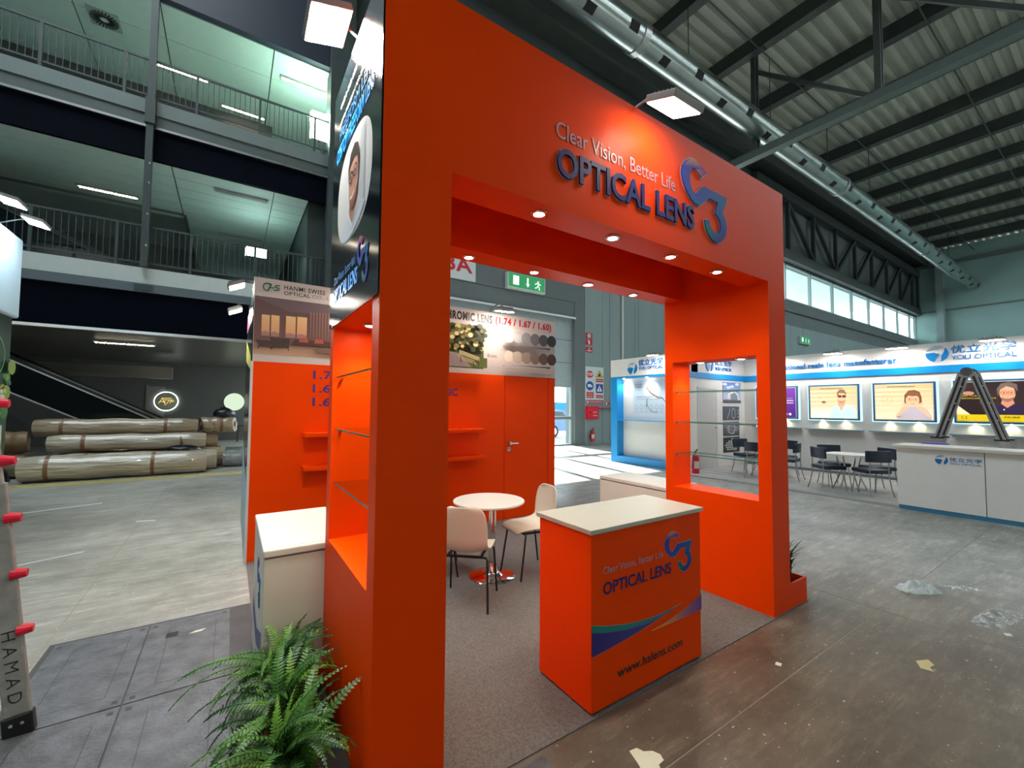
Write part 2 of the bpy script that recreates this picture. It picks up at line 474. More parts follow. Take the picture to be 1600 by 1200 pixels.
struct(MB().box(-14.3, -14, -14, 30, 0, ZR+.3).build('wall_left', PORTALGREY), 'plain left hall wall')
for i in range(9):
    struct(MB().box(-9, -1, 1.2+1.5*i, 1.3+1.5*i, ZR, ZR+.2).build('added_skylight_bar', STEEL))  # bars across the added left roof opening
for i in range(14):
    x = 6.9 + 4.4*i - .2
    struct(MB().box(x-.1, x+.1, -14, Y, ZR-.75, ZR-.02).box(x-.22, x+.22, -14, Y, ZR-.79, ZR-.75).build('purlin', STEEL), 'deep roof purlin running to the wall')
for yy in (9.2, 4.6, 0):
    struct(MB().bar((5, yy, ZR-.9), (63, yy, ZR-.9), .05, .05).build('tie_rod', STEEL))
struct(MB().box(5, 64, Y-1.2, Y, 17.6, 17.9).box(5, 64, Y-1.25, Y-1.1, 17.3, 18.2).build('eaves_gutter', STEEL), 'dark gutter beam along the eaves')
# cross truss
tr = tag(MB().box(20.0, 20.4, -10, Y, 13.38, 13.74).build('roof_truss', mat('truss_green_grey', (84, 98, 94), rough=.5, var=.06)), 'green grey steel truss crossing the roof above the orange portal', 'truss')
for yy in (9.7, 5.2, .7):
    b = MB()
    for s in (-.12, .12): b.box(20.2+s-.05, 20.2+s+.05, yy-.1, yy+.1, 13.7, ZR-.5)
    for i in range(8): b.bar((20.08, yy, 13.9+i*.55), (20.32, yy, 14.2+i*.55), .04, .04)
    b.build('truss_post', STEEL, tr)
for a, b_ in (((5.5, 13.75), (9.6, 17.5)), ((1.3, 13.75), (5.1, 17.5)), ((9.9, 13.75), (13.5, 17.5))):
    MB().bar((20.2, a[0], a[1]), (20.2, b_[0], b_[1]), .16, .16).build('truss_brace', STEEL, tr)
# wall truss above the strip window
TRD = mat('wall_truss_dark', (52, 60, 58), rough=.55)
t2 = tag(MB().box(28, 63.4, Y-.5, Y-.1, 12.15, 12.85).build('wall_truss', TRD), 'dark lattice girder above the long strip window', 'truss')
MB().box(28, 63.4, Y-.5, Y-.1, 16.4, 17.1).build('top_chord', TRD, t2)
for i, x in enumerate(mx):
    MB().box(x-.12, x+.12, Y-.4, Y-.16, 12.8, 16.5).build('truss_post', TRD, t2)
for i in range(len(mx)-2):
    a, c = mx[i], mx[i+1]
    p, q = ((a, 16.4), (c, 12.85)) if i < 2 else ((a, 12.85), (c, 16.4))
    MB().bar((p[0], Y-.28, p[1]), (q[0], Y-.28, q[1]), .22, .22, upv=(0, 1, 0)).build('truss_brace', TRD, t2)
# end wall
struct(MB().box(63.4, 64, -40, Y+.2, 0, 19).build('wall_end', TEALWALL), 'pale teal end wall of the hall')
struct(MB().box(63.3, 63.4, -40, Y, 12.3, 12.45).build('trim_1', PORTALGREY))
struct(MB().box(63.1, 63.4, -40, Y, 17.2, 17.5).build('trim_2', PORTALGREY))
struct(MB().box(62.7, 63.4, 11.5, 12.1, 0, 18).build('wall_end_column', PANELGREY))

# ventilation duct
DUCT = mat('galvanised_duct', (176, 184, 180), rough=.27, metal=1, var=.12, scale=1.2, bump=.15, bscale=2.5)
SLOT = mat('duct_grille_black', (14, 16, 16), rough=.7)
dy, dz, dr = 9.4, 14.6, .5
duct = MB().tube([(2 + 2.5*i, dy, dz) for i in range(26)], dr, 32).build('ventilation_duct', DUCT)
smooth_by_angle(duct, 50); tag(duct, 'long round galvanised air duct hanging under the roof', 'duct')
for i in range(30):
    x = 9.0 + 1.85*i
    ang = (-118, -152)[i % 2]
    a = math.radians(ang)
    c = Vector((x, dy+math.cos(a)*dr, dz+math.sin(a)*dr)); n_ = Vector((0, math.cos(a), math.sin(a))); t_ = Vector((0, -math.sin(a), math.cos(a)))
    MB().obox(c, (.2, 0, 0), t_*.14, n_*.012).build('air_grille', SLOT, duct)
for x in (11.5, 29.0, 46):
    MB().tube([(x-.14, dy, dz), (x+.14, dy, dz)], dr+.035, 32).build('coupling_ring', ALU, duct)
for i in range(8):
    x = 8+6.5*i
    MB().bar((x, dy, dz+dr), (x, dy, ZR-.6), .03, .03).build('hanger_rod', STEEL, duct)
# round duct branches seen top
# ------------------------------------------------------------------ signs and safety things on the wall
WF_ = Frame((0, Y, 0), (1, 0, 0))
def sign_panel(name, u0, u1, v0, v1, label, cat, group=None, thick=.02, mt=None, fr=WF_):
    b = MB(); c = [fr.p(u, v, n) for n in (0, thick) for u, v in ((u0, v0), (u1, v0), (u1, v1), (u0, v1))]
    b.add(c, [(0,3,2,1),(4,5,6,7),(0,1,5,4),(1,2,6,5),(2,3,7,6),(3,0,4,7)])
    return tag(b.build(name, mt or WHITE), label, cat, group)
def runner(p, u, v, s, c):
    p.ell(u+.1*s, v+.82*s, .1*s, .1*s, c)
    for a in ([(0, .66), (.16, .7), (.05, .38)], [(.16, .66), (.34, .52), (.46, .58)], [(.02, .64), (-.2, .62), (-.3, .48)], [(.05, .4), (.26, .24), (.2, 0)], [(.03, .42), (-.06, .2), (-.34, .12)], [(.2, .02), (.32, .02)]):
        p.ribbon([(u+x*s, v+y*s) for x, y in a], .11*s, c)
def exit_sign(u0, u1, v0, v1, label, parent=None):
    o = sign_panel('exit_sign', u0, u1, v0, v1, label, 'exit sign', thick=.18, mt=mat('sign_housing_white', (190, 200, 196), rough=.4))
    W = u1-u0; H = v1-v0
    p = Print(WF_, .182); g = (0, 118, 62); w = (226, 244, 232)
    p.rect(u0+.03*W, u1-.02*W, v0+.1*H, v1-.03*H, g)
    p.rect(u0+.14*W, u0+.29*W, v0+.26*H, v0+.84*H, w)
    p.rect(u0+.5*W, u0+.54*W, v0+.42*H, v0+.84*H, w); p.poly([(u0+.47*W, v0+.44*H), (u0+.52*W, v0+.22*H), (u0+.57*W, v0+.44*H)], w)
    runner(p, u0+.78*W, v0+.2*H, .62*H, w)
    p.build('sign_face', BACKLIT_DIM, o)
    return o
BACKLIT_DIM = attr_mat('lit_exit_face', .3, .55)
exit_sign(8.98, 10.87, 6.40, 7.03, 'green running man exit sign with arrow above the gate')
exit_sign(34.5, 36.2, 6.50, 7.02, 'small distant green exit sign left of the strip window')
o = sign_panel('gate_number_board', 5.6, 7.63, 6.40, 7.65, 'pale board with red gate number 3A above the gate', 'sign', mt=mat('sign_board_pale', (206, 212, 214), rough=.5))
text(WF_, '3A', 6.36, 7.50, 6.68, 7.24, REDTXT, o, bold=.025, n=.021, shear=-.1)
o = sign_panel('safety_board', 13.33, 14.47, 2.03, 3.54, 'white board with stop, lorry and crossing safety signs', 'sign', mt=mat('safety_board_white', (204, 214, 214), rough=.5))
p = Print(WF_, .022)
oc = [(13.59+.235*math.cos(math.radians(22.5+45*i)), 3.19+.165*math.sin(math.radians(22.5+45*i))) for i in range(8)]
p.poly(oc, (200, 30, 44))
p.poly([(13.95, 3.08), (14.45, 3.08), (14.2, 3.40)], (20, 20, 16)); p.poly([(14.0, 3.105), (14.40, 3.105), (14.2, 3.36)], (240, 200, 30)); p.rect(14.12, 14.28, 3.12, 3.2, (20, 20, 16)); p.rect(14.16, 14.24, 3.2, 3.27, (20, 20, 16))
p.rect(13.97, 14.44, 2.855, 3.01, (196, 40, 56)); p.rect(14.0, 14.4, 2.92, 2.95, (230, 200, 200))
p.ell(13.588, 2.665, .235, .205, (30, 70, 156)); p.rect(13.46, 13.66, 2.62, 2.74, (235, 240, 245)); p.rect(13.66, 13.74, 2.62, 2.69, (235, 240, 245)); p.ell(13.52, 2.61, .03, .03, (235, 240, 245)); p.ell(13.68, 2.61, .03, .03, (235, 240, 245))
p.rect(13.97, 14.42, 2.35, 2.76, (30, 66, 150)); p.poly([(14.02, 2.42), (14.37, 2.42), (14.195, 2.72)], (235, 240, 245)); p.ribbon([(14.195, 2.45), (14.195, 2.6)], .04, (20, 24, 40)); p.ell(14.195, 2.63, .022, .022, (20, 24, 40))
p.rect(13.38, 13.82, 2.115, 2.38, (198, 50, 66)); p.rect(13.44, 13.76, 2.17, 2.2, (236, 200, 204)); p.rect(13.44, 13.76, 2.28, 2.31, (236, 200, 204))
p.rect(13.97, 14.42, 2.12, 2.26, (198, 50, 66)); p.rect(14.02, 14.37, 2.18, 2.2, (236, 200, 204))
p.build('sign_print', PRINTM, o)
text(WF_, 'STOP', 13.40, 13.78, 3.12, 3.26, WHITETXT, o, bold=.03, n=.026)
o = sign_panel('red_strip_notice', 13.39, 14.42, 1.87, 1.99, 'long narrow red notice under the safety board', 'sign', mt=mat('notice_red', (200, 70, 86), rough=.5))
Print(WF_, .022).rect(13.42, 13.5, 1.885, 1.975, (230, 225, 225)).rect(13.56, 14.38, 1.92, 1.945, (236, 190, 196)).build('sign_print', PRINTM, o)
o = sign_panel('small_red_notice', 14.6, 14.87, 1.815, 1.94, 'small red and white notice right of the strip notice', 'sign', mt=mat('notice_red', (200, 70, 86), rough=.5))
Print(WF_, .022).rect(14.62, 14.7, 1.83, 1.925, (232, 225, 225)).build('sign_print', PRINTM, o)
for i, (v0, v1) in enumerate(((4.82, 5.07), (4.53, 4.79), (4.19, 4.42))):
    o = sign_panel('fire_pictogram', 13.35, 13.75, v0, v1, ('uppermost', 'middle', 'lowest')[i] + ' of three red fire pictograms high on the wall', 'sign', mt=mat('pictogram_red', (170, 20, 44), rough=.5))
    q = Print(WF_, .022); vc = (v0+v1)/2
    if i == 0: q.arc(13.55, vc, .09, .08, .04, (236, 214, 216)); q.ell(13.55, vc, .04, .035, (236, 214, 216))
    elif i == 1: q.rect(13.5, 13.6, v0+.03, v1-.06, (236, 214, 216)); q.ribbon([(13.55, v1-.05), (13.46, v1-.03), (13.45, vc)], .02, (236, 214, 216))
    else: q.rect(13.4, 13.7, v0+.05, v0+.09, (236, 214, 216)); q.rect(13.52, 13.58, v0+.12, v1-.03, (236, 214, 216))
    q.build('sign_print', PRINTM, o)
RED = mat('fire_red', (206, 26, 48), rough=.4)
hc = thing('hose_cabinet', (13.66, Y, 1.16), 'red fire hose cabinet on the pale wall', 'hose cabinet')
MB().box(13.33, 13.99, Y-.2, Y, 1.16, 1.74).build('body', RED, hc, bevel=.01)
MB().box(13.36, 13.96, Y-.22, Y-.2, 1.19, 1.71).build('door', RED, hc)
MB().box(13.40, 13.45, Y-.24, Y-.22, 1.42, 1.5).build('handle', BLACKM, hc)
p = Print(Frame((0, Y-.222, 0), (1, 0, 0))); p.rect(13.6, 13.86, 1.44, 1.5, (232, 130, 140)); p.rect(13.6, 13.86, 1.3, 1.35, (232, 130, 140)); p.build('notice', PRINTM, hc)
o = tag(MB().tube([(13.99, Y-.1, 1.645), (19, Y-.1, 1.645)], .035).build('red_water_pipe', mat('pipe_dull_red', (140, 70, 80), rough=.5)), 'thin dull red pipe running right from the hose cabinet', 'pipe')
def extinguisher(x, y, z, label, rz=0, s=1., group=None):
    e = thing('fire_extinguisher', (x, y, z), label, 'fire extinguisher', group, 0)
    e.scale = (s, s, s)
    ox, oy, oz = x, y, z
    c = MB().lathe([(.02, 0), (.085, .005), (.09, .03), (.09, .42), (.075, .48), (.03, .51), (.03, .53), (0.001, .535)], (ox, oy, oz), 24).build('cylinder', RED, e); smooth_by_angle(c)
    b = MB(); n = 8
    for i in range(n):
        a0, a1 = math.radians(195+80*i/n), math.radians(195+80*(i+1)/n)
        b.face([(ox+.0915*math.cos(a), oy+.0915*math.sin(a), oz+z_) for a, z_ in ((a0, .16), (a1, .16), (a1, .34), (a0, .34))])
    c2 = b.build('paper_label', WHITE, e); smooth_by_angle(c2)
    MB().box(ox-.025, ox+.025, oy-.025, oy+.025, oz+.53, oz+.57).bar((ox, oy, oz+.57), (ox+.1, oy, oz+.63), .03, .02).build('valve', BLACKM, e)
    MB().tube([(ox-.02, oy, oz+.55), (ox-.12, oy-.03, oz+.52), (ox-.17, oy-.05, oz+.38), (ox-.24, oy-.06, oz+.18)], .014, 6).build('hose', BLACKM, e)
    return e
extinguisher(13.66, Y-.13, .14, 'red fire extinguisher hung on the wall under the hose cabinet')
MB().box(13.6, 13.72, Y-.03, Y, .3, .42).build('bracket', GREYM, [o for o in COL.objects if o.name == 'fire_extinguisher'][0])

# ------------------------------------------------------------------ outdoors beyond the doors
struct(MB().box(-40, 120, Y+.6, 120, -.2, -.003).build('yard_ground', mat('yard_asphalt', (176, 176, 172), rough=.8, var=.1)), 'sunlit pale yard outside the gate')
fe = thing('blue_site_fence', (22, 27, 0), 'bright blue sheet fence across the yard', 'fence')
for i in range(14):
    MB().box(8+2*i, 9.98+2*i, 27, 27.06, 0, 2.1).build('fence_panel', mat('fence_blue', (30, 120, 200), rough=.5), fe)
for i, (x, y, h) in enumerate(((19, 34, 5.5), (23.5, 36, 6.5), (29, 38, 6))):
    t = thing('tree', (x, y, 0), ('leftmost', 'middle', 'rightmost')[i] + ' hazy tree beyond the blue fence', 'tree', 'trees outside the gate')
    MB().tube([(x, y, 0), (x+.1, y, h*.5)], .2).build('trunk', mat('bark', (80, 66, 54), rough=.9), t)
    b = MB(); rnd = random.Random(i)
    for j in range(420):
        a = rnd.uniform(0, 6.28); r = rnd.random()**.5*1.9; zz = h*.45 + rnd.random()*h*.55
        c = Vector((x+r*math.cos(a), y+r*math.sin(a), zz)); d1 = Vector((rnd.gauss(0, 1), rnd.gauss(0, 1), rnd.gauss(0, 1))).normalized()*.28; d2 = d1.orthogonal()*.7
        b.face([c-d1, c+d2, c+d1, c-d2])
    f = b.build('foliage', mat('yard_leaves', (96, 140, 96), rough=.7, var=.3, scale=1), t); f['kind'] = 'stuff'
# parked car
car = thing('car', (13.9, 19, 0), 'blue grey car parked outside the glazed door', 'car')
CARP = mat('car_paint_blue', (54, 92, 140), rough=.25, coat=.6)
side = [(u-.32, v) for u, v in [(12.2, .35), (12.2, .8), (12.5, .98), (13.4, 1.05), (14.0, 1.5), (16.1, 1.52), (16.55, 1.0), (16.7, .9), (16.7, .4), (16.2, .35)]]
b = MB(); K = len(side)
y0, y1 = 18.2, 19.9
b.face([(u, y0, v) for u, v in side][::-1]); b.face([(u, y1, v) for u, v in side])
for i in range(K):
    j = (i+1) % K
    b.face([(side[i][0], y0, side[i][1]), (side[j][0], y0, side[j][1]), (side[j][0], y1, side[j][1]), (side[i][0], y1, side[i][1])])
b.build('body', CARP, car, bevel=.05)
b = MB()
for q in ([(13.6, 1.08), (14.05, 1.42), (14.95, 1.43), (14.95, 1.08)], [(15.03, 1.08), (15.03, 1.43), (16.0, 1.43), (16.35, 1.08)]):
    b.face([(u-.32, y0-.01, v) for u, v in q])
b.build('side_window', mat('car_glass', (30, 40, 48), rough=.08), car)
for x in (12.68, 15.03):
    for yy in (18.3, 19.8):
        w = MB().tube([(x, yy-.14, .34), (x, yy+.12, .34)], .34, 24).build('wheel', mat('tyre', (26, 26, 28), rough=.7), car)
        MB().tube([(x, yy-.15, .34), (x, yy-.13, .34)], .2, 16).build('rim', ALU, w)

# ================================================================== GALLERY ON THE LEFT
G1 = mat('gallery_fascia_white', (196, 206, 204), rough=.5, var=.03)
G2 = mat('gallery_beam_grey', (92, 104, 112), rough=.5)
G3 = mat('gallery_fascia_dark', (84, 94, 92), rough=.5, var=.04)
NAVY = mat('dark_navy_cladding', (3, 8, 20), rough=.6, var=.1, spec=.05)
CEILG = mat('gallery_ceiling_panel', (186, 206, 198), rough=.55, var=.03)
CEILD = mat('ground_ceiling_bronze', (112, 110, 104), rough=.32, metal=.5, var=.1, scale=2, stretch=(.2, 3, 1))
DARKV = mat('dark_void', (22, 26, 30), rough=.8)
REARW = mat('lobby_rear_wall_charcoal', (74, 74, 72), rough=.7, var=.05)
XL, XRG = -14.0, 2.35
# slabs
struct(MB().box(XL, XRG, Y-.1, Y, 4.70, 5.10).build('slab_edge_lower', G1), 'white edge of the first gallery floor')
struct(MB().box(XL, XRG, Y-.12, Y+.1, 4.48, 4.70).build('slab_beam_lower', G2))
struct(MB().box(XL, XRG, Y-.04, Y+.1, 3.49, 4.48).build('cladding_lower', NAVY), 'dark navy cladding band above the lobby')
struct(MB().box(XL, XRG, Y-.1, Y+.1, 3.42, 3.49).build('trim_3', ALU))
struct(MB().box(XL, 2.9, Y, 25, 4.6, 5.08).build('gallery_floor_1', G1))
struct(MB().box(XL, XRG, Y-.1, Y, 9.10, 9.46).build('slab_edge_upper', mat('upper_edge_grey', (112, 124, 122), rough=.5)), 'grey edge of the second gallery floor')
struct(MB().box(XL, XRG, Y-.06, Y+.1, 8.80, 9.10).build('slab_beam_upper', G3))
struct(MB().box(XL, XRG, Y-.1, Y+.02, 8.74, 8.80).build('trim_4', ALU))
struct(MB().box(XL, XRG, Y, Y+.1, 7.96, 8.76).build('cladding_upper', NAVY), 'dark navy cladding band under the second gallery')
struct(MB().box(XL, 2.9, Y+.1, 25, 9.0, 9.44).build('gallery_floor_2', G1))
struct(MB().box(XL, 3.0, Y-.1, Y+.2, 12.30, 16.5).build('cladding_top', mat('top_cladding_slate', (30, 38, 54), rough=.5)), 'slate cladding above the top gallery')
# ceilings: lobby of lengthwise slats, upper ones of panels
lob = struct(MB().box(XL, XRG, Y, 30, 3.6, 3.64).build('ceiling_lobby', DARKV))
for i in range(26):
    MB().box(XL, XRG, Y+.12+i*.37, Y+.12+i*.37+.345, 3.45, 3.475).build('ceiling_slat', CEILD, lob)
c1 = struct(MB().box(XL, 1.8, Y+.1, 17.35, 8.02, 8.06).box(-1.5, 1.8, 17.35, 25, 8.02, 8.06).build('ceiling_gallery_1', DARKV))
i = 0; yy = Y+.1
while yy < 24:
    e = yy + .62
    x0 = -1.5 if yy > 17.2 else XL
    if x0 < -5:
        MB().box(x0, -1.515, yy, e-.012, 7.95, 8.02).build('ceiling_panel', CEILG, c1)
    MB().box(-1.485, .88, yy, e-.012, 7.95, 8.02).build('ceiling_panel', CEILG, c1)
    MB().box(.9, 1.8, yy, e-.02, 7.95, 8.02).build('ceiling_panel', CEILG, c1)
    yy = e
# rim and shaft of the escalator void
vr = struct(MB().box(-8, -1.5, 17.27, 17.35, 7.9, 9.0).box(-1.5, -1.42, 17.35, 23.5, 7.9, 9.0).build('trim_5', G3))
c2 = struct(MB().box(XL, 3.0, Y, 26, 12.33, 12.4).build('ceiling_gallery_2', DARKV))
for i in range(9):
    for x0, x1 in ((XL, -3.83), (-3.8, -1.9), (-1.87, .75), (.78, 3.0)):
        MB().box(x0, x1, Y+.1+i*1.3, Y+.1+i*1.3+1.285, 12.26, 12.33).build('ceiling_panel', CEILG, c2)
struct(MB().box(XL, 1.0, 18.0, 24, 11.2, 12.25).build('bulkhead_1', mat('bulkhead_grey', (70, 70, 70), rough=.6)))
struct(MB().box(XL, 3, 24.8, 25, 4.5, 12.4).build('wall_gallery_rear', mat('gallery_rear_wall', (150, 158, 154), rough=.6)), 'rear wall of the open galleries')
struct(MB().box(XL, 8, 24, 24.3, 0, 3.62).build('wall_lobby_rear', REARW), 'charcoal rear wall of the ground lobby')
struct(MB().box(1.83, 3.0, Y+.35, 24, 3.5, 9.0).box(2.9, 3.0, Y+.35, 24, 9.0, 12.3).build('wall_gallery_side', DARKST), 'dark side wall at the end of the galleries')
struct(MB().box(2.3, 3.0, Y-.3, Y+.4, 0, 16).build('gallery_end_pier', DARKST))
struct(MB().box(-8.5, -1.87, 20, 20.4, 2.62, 3.05).build('lobby_bulkhead', CEILD))
struct(MB().box(-3.1, -3.0, 23.96, 24, 0, 2.5).box(-3.0, -2.45, 23.97, 24, 0, 2.45).build('door_8', mat('lobby_door_grey', (110, 108, 104), rough=.6)), 'plain grey lobby door left of the round signs')
# column
col = struct(MB().box(-1.99, -1.85, Y-.3, Y-.14, 5.10, 12.3).box(-2.02, -1.82, Y-.34, Y-.12, 8.75, 9.4).box(-2.1, -1.74, Y-.16, Y-.12, 4.52, 4.66).build('gallery_column', DARKST), 'slim dark steel column in front of the galleries')
for z in (5.6, 6.4, 7.2, 7.7):
    MB().box(-1.90, -1.87, Y-.31, Y-.3, z, z+.05).build('bolt', ALU, col)
# railings, each with its own posts and balusters
for lev, z0, lab in ((1, 5.10, 'dark steel railing of the lower gallery with thin balusters'), (2, 9.46, 'dark steel railing of the upper gallery with thin balusters')):
    r = thing('gallery_railing', (-1.0, Y-.05, z0), lab, 'railing')
    MB().bar((XL, Y-.05, z0+1.08), (XRG, Y-.05, z0+1.08), .05, .05).build('handrail', DARKST, r)
    MB().bar((XL, Y-.05, z0+.14), (XRG, Y-.05, z0+.14), .03, .04).build('bottom_rail', DARKST, r)
    px = -3.93 - 1.46
    first = None; fb = None
    for i in range(6):
        x = px + 1.46*i
        p = MB().box(x-.028, x+.028, Y-.09, Y-.03, z0, z0+1.08)
        p.build('post', DARKST, r)
        for j in range(1, 12):
            xx = x + 1.46*j/12
            if xx > XRG-.05: break
            if fb is None:
                fb = MB().bar((xx, Y-.05, z0+.14), (xx, Y-.05, z0+1.08), .014, .014, upv=(0, 1, 0)).build('baluster', DARKST, r); fx = xx
            else:
                o = fb.copy(); COL.objects.link(o); o.parent = r; o.location.x = xx - fx
# strip lights in the ceilings
STRIP = emit('strip_tube', (255, 240, 214), 20.0); STRIPOFF = mat('strip_louvre', (150, 156, 150), rough=.4)
k = 0
for (x, y, z, on) in ((-1.6, 16.55, 12.26, 1), (1.7, 15.0, 12.26, 1), (.07, 17.6, 12.26, 1), (-3.2, 16.66, 7.95, 1), (.09, 14.7, 7.95, 0), (.14, 18.3, 7.95, 0), (-2.6, 16.2, 3.45, 1)):
    k += 1
    lab = ['left lit strip light in the top gallery ceiling', 'right lit strip light in the top gallery ceiling', 'strip light seen through the upper railing', 'lit strip light left of the dark column', 'front dim strip light in the slatted gallery ceiling', 'rear dim strip light in the slatted gallery ceiling', 'low strip light in the lobby ceiling'][k-1]
    s = tag(MB().box(x-.68, x+.68, y-.1, y+.1, z-.05, z-.001).build('strip_light', STRIPOFF), lab, 'strip light')
    MB().box(x-.64, x+.64, y-.035, y+.035, z-.06, z-.05).build('tube', STRIP if on else STRIPOFF, s)
    for j in range(16):
        xx = x-.62+j*.083
        MB().box(xx-.006, xx+.006, y-.09, y+.09, z-.085, z-.05).build('louvre_blade', STRIPOFF, s)
# swirl air diffuser
v = thing('air_diffuser', (-3.23, 15.46, 12.26), 'square swirl air diffuser in the top gallery ceiling', 'diffuser')
MB().box(-3.56, -2.9, 15.13, 15.79, 12.235, 12.26).build('plate', mat('diffuser_plate', (150, 164, 158), rough=.5), v)
f0 = None
for j in range(24):
    a = j*math.pi/12; ca, sa = math.cos(a), math.sin(a)
    MB().obox((-3.23+ca*.2, 15.46+sa*.2, 12.228), (ca*.1, sa*.1, 0), (-sa*.014, ca*.014, 0), (0, 0, .008)).build('vane', DARKV, v)
MB().lathe([(.06, -.02), (.06, 0)], (-3.23, 15.46, 12.245), 20).build('hub', G1, v)
# escalators
def escalator(xa, za, xb, zb, y, label, trim=None):
    trim = trim or ALU
    e = thing('escalator', (xb, y, zb), label, 'escalator')
    A, B = Vector((xa, y, za)), Vector((xb, y, zb)); d = (B-A).normalized(); nrm = Vector((-d.z, 0, d.x));
    if nrm.z < 0: nrm = -nrm
    MB().bar(A-nrm*.55, B-nrm*.55, 1.5, .5, upv=nrm).build('truss_cladding', mat('escalator_cladding', (38, 42, 44), rough=.4), e)
    for s in (-.7, .7):
        o = Vector((0, s, 0))
        MB().bar(A-nrm*.30+o, B-nrm*.30+o, .06, .07, upv=nrm).build('skirt_trim', trim, e)
        MB().bar(A+nrm*.12+o, B+nrm*.12+o, .012, .75, upv=nrm).build('glass_balustrade', mat('escalator_glass', (22, 30, 32), rough=.1, spec=.3), e)
        MB().bar(A+nrm*.52+o, B+nrm*.52+o, .07, .06, upv=nrm).build('handrail', BLACKM, e)
        MB().bar(A+nrm*.46+o, B+nrm*.46+o, .1, .035, upv=nrm).build('handrail_profile', trim, e)
    n = int((B-A).length/.4)
    for i in range(n):
        c = A + d*(i+.5)*.4
        MB().box(c.x-.2, c.x+.2, y-.5, y+.5, c.z-.32, c.z-.12).build('step', G2, e)
    return e
escalator(-8.6, 4.3, -1.2, .25, 17.3, 'escalator behind the carpet rolls rising left from the lobby')
escalator(-8.6, 7.68, -2.75, 5.03, 16.1, 'upper escalator rising left through the gallery ceiling', DARKST)
# round lit signs
ws = Frame((0, 24, 0), (1, 0, 0))
def round_sign(u, v, r, label, face, rim):
    s = tag(MB().tube([(u, 23.9, v), (u, 24, v)], r, 40).build('round_sign', rim), label, 'sign')
    MB().tube([(u, 23.885, v), (u, 23.9, v)], r*.92, 40).build('sign_disc', face, s)
    return s
s = round_sign(-2.39, 1.80, .43, 'round sign with white lit rim and angular golden emblem', mat('sign_disc_olive', (150, 150, 128), rough=.5), emit('sign_rim_white', (240, 255, 250), 2.2))
GOLD = emit('emblem_gold', (255, 214, 120), 1.2)
p = Print(ws, .118)
for a in ([(-2.66, 1.70), (-2.52, 1.93), (-2.43, 1.72)], [(-2.60, 1.78), (-2.40, 1.78)], [(-2.56, 1.94), (-2.2, 1.94)], [(-2.5, 1.86), (-2.14, 1.86)], [(-2.48, 1.84), (-2.42, 1.62), (-2.28, 1.84)], [(-2.26, 1.72), (-2.2, 1.84)], [(-2.2, 1.8), (-2.1, 1.8)]):
    p.ribbon(a, .013, (255, 220, 140))
p.build('emblem', GOLD, s)
round_sign(.14, 1.81, .41, 'round plain sign glowing pale white on the lobby wall', emit('sign_disc_glow', (214, 232, 204), .62), emit('sign_disc_glow', (214, 232, 204), .62))
for i, (x, z0, w, h) in enumerate(((-1.6, 0, 1.1, .8), (.6, 0, .7, .75))):
    t = thing('lobby_table', (x, 23, 0), ('left', 'right')[i] + ' dark table standing under the round signs', 'table')
    MB().box(x-w/2, x+w/2, 22.7, 23.3, h-.05, h).build('tabletop', BLACKM, t)
    for sx in (-1, 1):
        for sy in (-1, 1):
            MB().box(x+sx*(w/2-.05)-.025, x+sx*(w/2-.05)+.025, 23+sy*.25-.025, 23+sy*.25+.025, 0, h-.05).build('leg', BLACKM, t)
# standing flood lights in the galleries
def big_flood(x, y, z, w, h, label, mt, zf):
    f = thing('work_light', (x, y, z), label, 'work light')
    MB().box(x-w/2, x+w/2, y, y+.1, z, z+h).build('housing', GREYM, f, bevel=.02)
    MB().box(x-w/2+.03, x+w/2-.03, y-.01, y, z+.03, z+h-.03).build('lens', mt, f)
    MB().bar((x, y+.05, zf), (x, y+.05, z), .06, .06, upv=(0, 1, 0)).build('stand', GREYM, f)
    MB().box(x-w/2+.02, x+w/2-.02, y+.02, y+.6, z+h, z+h+.03).build('added_upper_lens', mt, f)  # glowing plate added on top to brighten the gallery ceiling
    MB().box(x-w/2-.02, x-w/2, y+.02, y+.09, z+.03, z+h-.03).build('side_lens', mt, f)
    return f
big_flood(2.157, 14.15, 10.05, .62, .9, 'large white work light shining at the upper gallery railing', emit('work_light_lens', (214, 255, 232), 48), 9.44)
big_flood(.55, 15.6, 6.4, .6, .3, 'white work light standing behind the lower gallery railing', emit('work_light_lens_low', (220, 255, 248), 8), 5.08)

